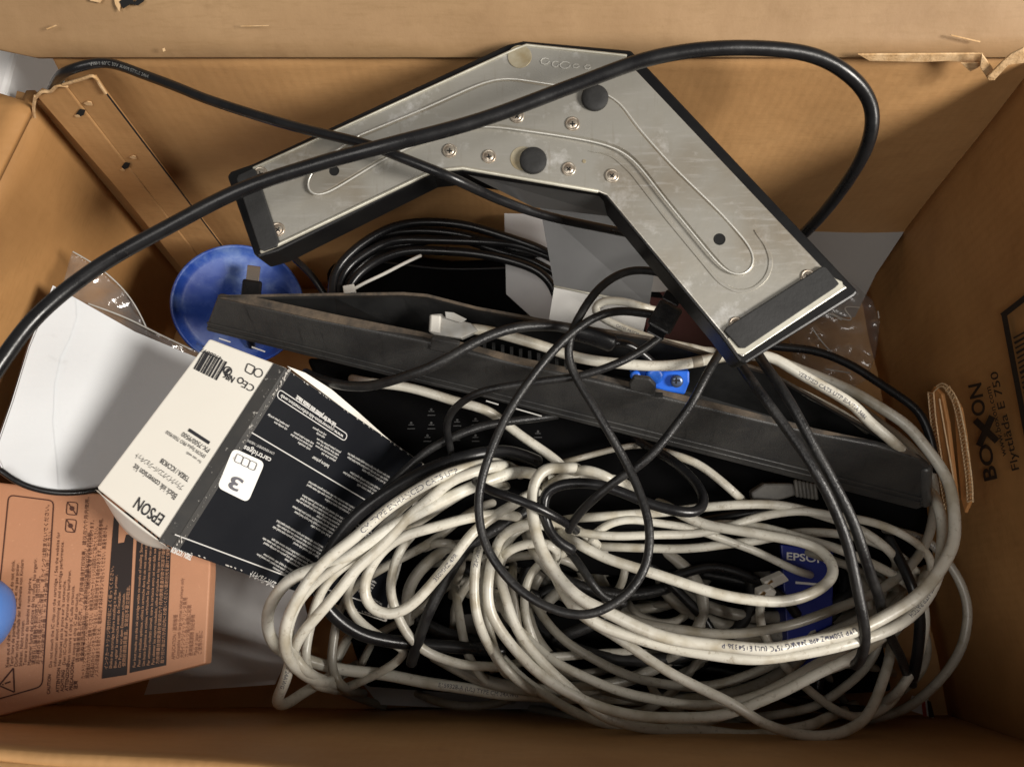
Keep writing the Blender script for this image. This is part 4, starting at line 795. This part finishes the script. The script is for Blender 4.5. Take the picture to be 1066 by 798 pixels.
# white plug near the blue carton and a clear plug under the tray
for q, z, lb, mm in (([(795, 606), (816, 597), (822, 604), (800, 615)], .13, 'small white network plug lying over the blue carton', 'white_plastic'), ([(790, 617), (803, 612), (809, 616), (803, 626), (790, 624)], .135, 'short white cable sleeve just left of the blue carton', 'white_plastic')):
    pl = PP((*q[0], z), (*q[1], z), (*q[2], z-.004)); t_ = thing('network_plug', pl.at(*q[0], -.01), lb, 'plug')
    mesh('plug_body', *slab(pl, q, .007), M[mm], t_, bevel=.001); mesh('contact_strip', *slab(pl, [(q[0][0]+(a[0]-q[0][0])*.35+1, q[0][1]+(a[1]-q[0][1])*.35) for a in q[1:]], .0005, .0006), M['brass'], t_)
GP = PP((785, 505, .142), (860, 520, .142), (820, 530, .138))
gb = thing('booted_plug', GP.at(820, 515, -.01), 'grey translucent plug with a ribbed boot under the tray right half', 'plug')
mesh('plug_body', *slab(GP, [(782, 512), (796, 503), (826, 503), (830, 515), (800, 524), (784, 521)], .01), M['greyplug'], gb, bevel=.0015)
mesh('ribbed_boot', *join(*[tube([GP.at(828+i*4, 500+i*.8, .001), GP.at(830+i*4, 516+i*.6, .001)], .0016, 8) for i in range(6)]), M['greyplug'], gb, smooth=True)

# --- black cables
BG = 'black leads lying over the tangle'
cB1 = C('thick glossy black cable arching over the bracket from the left edge to the upper right', [(-70, 480), (-30, 425), (0, 378), (40, 327), (100, 279), (170, 239), (250, 198), (330, 171), (400, 152), (500, 125), (600, 88), (680, 60), (760, 50), (840, 56), (885, 79), (907, 110), (905, 145), (886, 183), (857, 222), (828, 252), (800, 280)], [.35, .36, .362, .36, .358, .358, .362, .370, .376, .376, .380, .386, .386, .38, .37, .355, .34, .31, .27, .23, .19], .00475, 'cable', 'power cable', None, 'power_cable', it=4)
C('black cable with faint lettering coming over the back left rim and under the thick cable', [(48, 108), (54, 95), (62, 80), (75, 72), (110, 65), (150, 78), (185, 91), (220, 105), (300, 130), (380, 150), (420, 165), (470, 185), (520, 208), (570, 225), (640, 240), (690, 250)], [.27, .31, .335, .345, .345, .345, .348, .350, .353, .3575, .357, .352, .325, .30, .27, .25], .0034, 'cable', 'power cable', None, 'power_cable', marks=((.22, 'VW-1 60°C 30V AWM STYLE 2464', .002, False, 0),), it=4)
C('thin black lead circling down over the cream cables and back to the block connector', [(725, 305), (700, 288), (676, 281), (653, 281), (633, 291), (618, 306), (605, 326), (595, 347), (592, 369), (597, 387), (622, 431), (637, 456), (649, 476), (662, 502), (672, 527), (677, 552), (673, 588), (658, 614), (640, 628), (615, 639), (598, 639), (572, 632), (542, 614), (518, 587), (502, 558), (497, 525), (502, 495), (512, 466), (523, 441), (543, 408), (567, 375), (592, 349), (618, 331), (648, 324), (684, 328)], [.25, .255, .26, .26, .25, .24, .24, .235, .235, .235, .24, .25, .262, .265, .255], .0033, 'cable_g', 'lead', BG, 'black_lead')
C('black lead dropping from the ferrite plug across the tray and turning under it', [(688, 350), (678, 358), (663, 369), (643, 379), (607, 390), (572, 395), (540, 400), (504, 406), (483, 417), (470, 430), (465, 448), (470, 472)], [.25, .25, .25, .245, .24, .22, .18], .0031, 'cable_g', 'lead', BG, 'black_lead')
C('matte black lead lying across the tray from the left to a moulded plug', [(318, 388), (337, 396), (362, 401), (393, 400), (423, 392), (445, 384), (471, 370), (501, 353), (534, 341), (562, 338), (587, 340), (600, 346)], [.20, .225, .25, .262, .26, .25, .242], .0040, 'cable_g', 'lead', BG, 'black_lead')
C('black lead slanting through the dark gap between carton and tray', [(400, 510), (412, 498), (430, 482), (445, 468), (472, 455), (498, 445), (520, 440), (550, 436), (580, 432)], [.17, .18, .185, .18, .17], .0036, 'cable_g', 'lead', BG, 'black_lead')
C('black lead running straight down from the bracket end to the pile centre', [(752, 362), (746, 372), (733, 395), (721, 420), (710, 436), (687, 464), (665, 484), (642, 499), (619, 517), (604, 532), (592, 552)], [.24, .25, .245, .235, .225, .215, .19], .0034, 'cable_g', 'lead', BG, 'black_lead')
C('short black strand crossing the cream cables at the pile top', [(495, 500), (508, 509), (538, 519), (563, 529), (588, 544), (600, 552)], [.2, .215, .21, .18], .0036, 'cable', 'lead', BG, 'black_lead')
C('black lead forming a flat loop under the tray beside the big loop', [(596, 572), (576, 560), (567, 540), (566, 514), (586, 504), (622, 503), (652, 513), (677, 524), (708, 532), (726, 533), (733, 522), (724, 502), (703, 481), (682, 469), (660, 455)], [.18, .2, .205, .205, .2, .19, .17, .14], .0042, 'cable', 'lead', BG, 'black_lead')
C('left one of two parallel black leads hanging from the bracket end', [(766, 372), (780, 392), (795, 414), (812, 436), (829, 460), (847, 490), (865, 521), (877, 548), (885, 575), (891, 605), (897, 640), (900, 665), (897, 684), (890, 692)], [.235, .25, .25, .25, .24, .23, .22, .2, .17], .0040, 'cable_g', 'lead', BG, 'black_lead')
C('right one of two parallel black leads hanging from the bracket end', [(790, 370), (800, 386), (818, 412), (834, 438), (850, 468), (868, 501), (884, 535), (896, 568), (906, 596), (916, 624), (924, 655), (937, 684), (950, 712)], [.235, .25, .25, .245, .235, .225, .20, .14, .09], .0040, 'cable_g', 'lead', BG, 'black_lead')
C('flat wide black cable arching left of the cream arc over the black carton', [(560, 480), (530, 470), (498, 472), (462, 482), (427, 498), (397, 516), (371, 536), (354, 556), (340, 578), (332, 602), (334, 622), (350, 643), (379, 661), (422, 669), (473, 673), (523, 677)], [.15, .185, .19, .19, .18, .165, .15, .12, .10], .0056, 'cable', 'power cable', BG, 'power_cable')
C('black cable crossing diagonally below the big loop to the lower left', [(548, 532), (525, 545), (508, 555), (485, 571), (465, 602), (447, 635), (437, 662), (428, 690)], [.15, .155, .15, .14, .12], .0048, 'cable_g', 'power cable', BG, 'power_cable')
C('thin black cable rounding the right end of the tray beside the wall', [(790, 358), (812, 361), (850, 366), (888, 381), (913, 397), (935, 411), (957, 428), (968, 458), (975, 490)], [.17, .175, .17, .165, .15], .0038, 'cable', 'lead', BG, 'black_lead')
C('black strand descending at the right inside the outer sweep', [(925, 560), (938, 585), (950, 610), (958, 640), (955, 680), (950, 705)], [.13, .14, .13, .1], .0046, 'cable', 'lead', BG, 'black_lead')
C('black strand slanting down left of the blue carton', [(650, 560), (690, 600), (730, 640), (745, 666)], [.09, .095, .085], .0046, 'cable', 'lead', BG, 'black_lead')
C('black arched strand left over the blue carton', [(700, 600), (740, 590), (780, 600), (812, 618), (830, 640)], [.10, .105, .10], .0046, 'cable', 'lead', BG, 'black_lead')
C('beaded black strand in the middle of the pile', [(590, 570), (605, 590), (618, 608), (630, 622), (650, 628)], [.14, .145, .13], .0036, 'cable_g', 'lead', BG, 'black_lead')
for i, (q, z) in enumerate((([(600, 540), (700, 545), (800, 530), (900, 520)], .10), ([(870, 560), (880, 610), (860, 660), (850, 720)], .07), ([(440, 560), (500, 600), (560, 620)], .09), ([(690, 690), (760, 700), (830, 730), (900, 740)], .05))):
    C('buried black cable '+['running right below the tray', 'standing right of the blue carton', 'behind the middle drop', 'near the floor at the lower right'][i], q, [z, z+.01, z], .0050, 'cable', 'power cable', BG, 'power_cable')
# moulded plug on the tray lead
pm = thing('moulded_plug', P(618, 350, .235), 'long black moulded plug lying in the tray at the bracket elbow', 'plug')
mesh('plug_body', *tube([P(598, 345, .245), P(604, 346.5, .245), P(620, 351, .243), (P(636, 357, .241))], .0068, 14, None, .7), M['cable'], pm, smooth=True)
mesh('tail_cord', *tube(path([P(638, 357, .241), P(650, 356, .238), P(664, 364, .232), P(680, 378, .225)]), .0030, 10), M['cable'], pm, smooth=True)
# ferrite / connector block
fb = thing('black_connector_block', P(690, 333, .25), 'black block connector where the looping leads meet under the bracket', 'connector')
pa, pb = P(700, 316, .262), P(683, 346, .262); dd = (pb-pa).normalized(); nn_ = (CAM-pa).normalized(); sd = dd.cross(nn_).normalized()
mesh('block_body', *box6(pa.lerp(pb, .45), sd*.0085, dd*.0105, nn_*.006), M['cable_g'], fb, bevel=.0018)
mesh('strain_relief', *box6(pa.lerp(pb, .92), sd*.0062, dd*.0045, nn_*.0045), M['cable'], fb, bevel=.001)
mesh('grip_rib', *join(*[box6(pa.lerp(pb, .2+.15*k)+nn_*.006, sd*.0066, dd*.0006, nn_*.0008) for k in range(4)]), M['cable_g'], fb)
mesh('upper_nose', *box6(pa.lerp(pb, -.15)+sd*.002, sd*.006, dd*.004, nn_*.0045), M['cable'], fb, bevel=.001)
# --- coiled black lead near the back wall with a cable tie
cl = thing('coiled_power_cable', P(450, 262, .1), 'coil of glossy black cable held by a white tie behind the tray', 'power cable')
coil = [([(575, 266), (569, 262), (552, 255), (516, 243), (483, 234), (445, 231), (413, 235), (385, 248), (360, 268), (347, 288), (346, 310)], .175), ([(580, 272), (572, 267), (542, 256), (509, 252), (458, 250), (411, 250), (385, 261), (362, 278), (352, 300), (356, 320)], .172), ([(582, 320), (576, 299), (562, 283), (534, 272), (496, 264), (453, 261), (423, 261), (393, 271), (370, 288), (358, 310)], .176),
        ([(578, 262), (556, 264), (530, 258), (480, 244), (440, 240), (405, 243), (375, 256), (356, 275), (349, 296)], .160), ([(579, 285), (550, 270), (520, 262), (470, 247), (430, 254), (400, 258), (370, 280), (356, 305)], .155), ([(585, 300), (560, 330), (480, 330), (400, 322), (360, 315)], .13), ([(580, 330), (520, 345), (430, 335), (370, 320)], .12)]
for q, z in coil: mesh('coil_turn', *tube(path(zl(q, [z-.01, z, z+.003, z])), .0037, 12), M['cable'], cl, smooth=True)
tiep = path(zl([(438, 266), (425, 272), (413, 278), (398, 286), (382, 293), (366, 302)], [.182, .185, .183, .178]))
mesh('cable_tie', *tube(tiep, .0014, 8, None, .7), M['white_plastic'], cl, smooth=True)
mesh('tie_head', *box6(P(364, 302, .18), (.0045, .001, 0), (-.0008, .0035, 0), (0, 0, .003)), M['white_plastic'], cl, bevel=.0006)
C('short black cord between the blue lid and the coiled cable', [(300, 262), (309, 272), (322, 284), (337, 304), (345, 318)], [.16, .16, .15], .0032, 'cable', 'lead', BG, 'black_lead')
# --- pale blue object cut off by the left edge
c = P(-21, 641, .225)
tag(mesh('blue_plastic_dome', *lathe(c, (.05, .05, 1), [(.011, -.02), (.015, -.012), (.0165, -.004), (.016, .004), (.0145, .008), (.011, .011), (.006, .012), (.002, .0125)], 36, 1, 1.45), M['bluelight'], smooth=True), 'pale blue rounded plastic cap resting on the brown carton, cut off by the left edge', 'plastic cap')
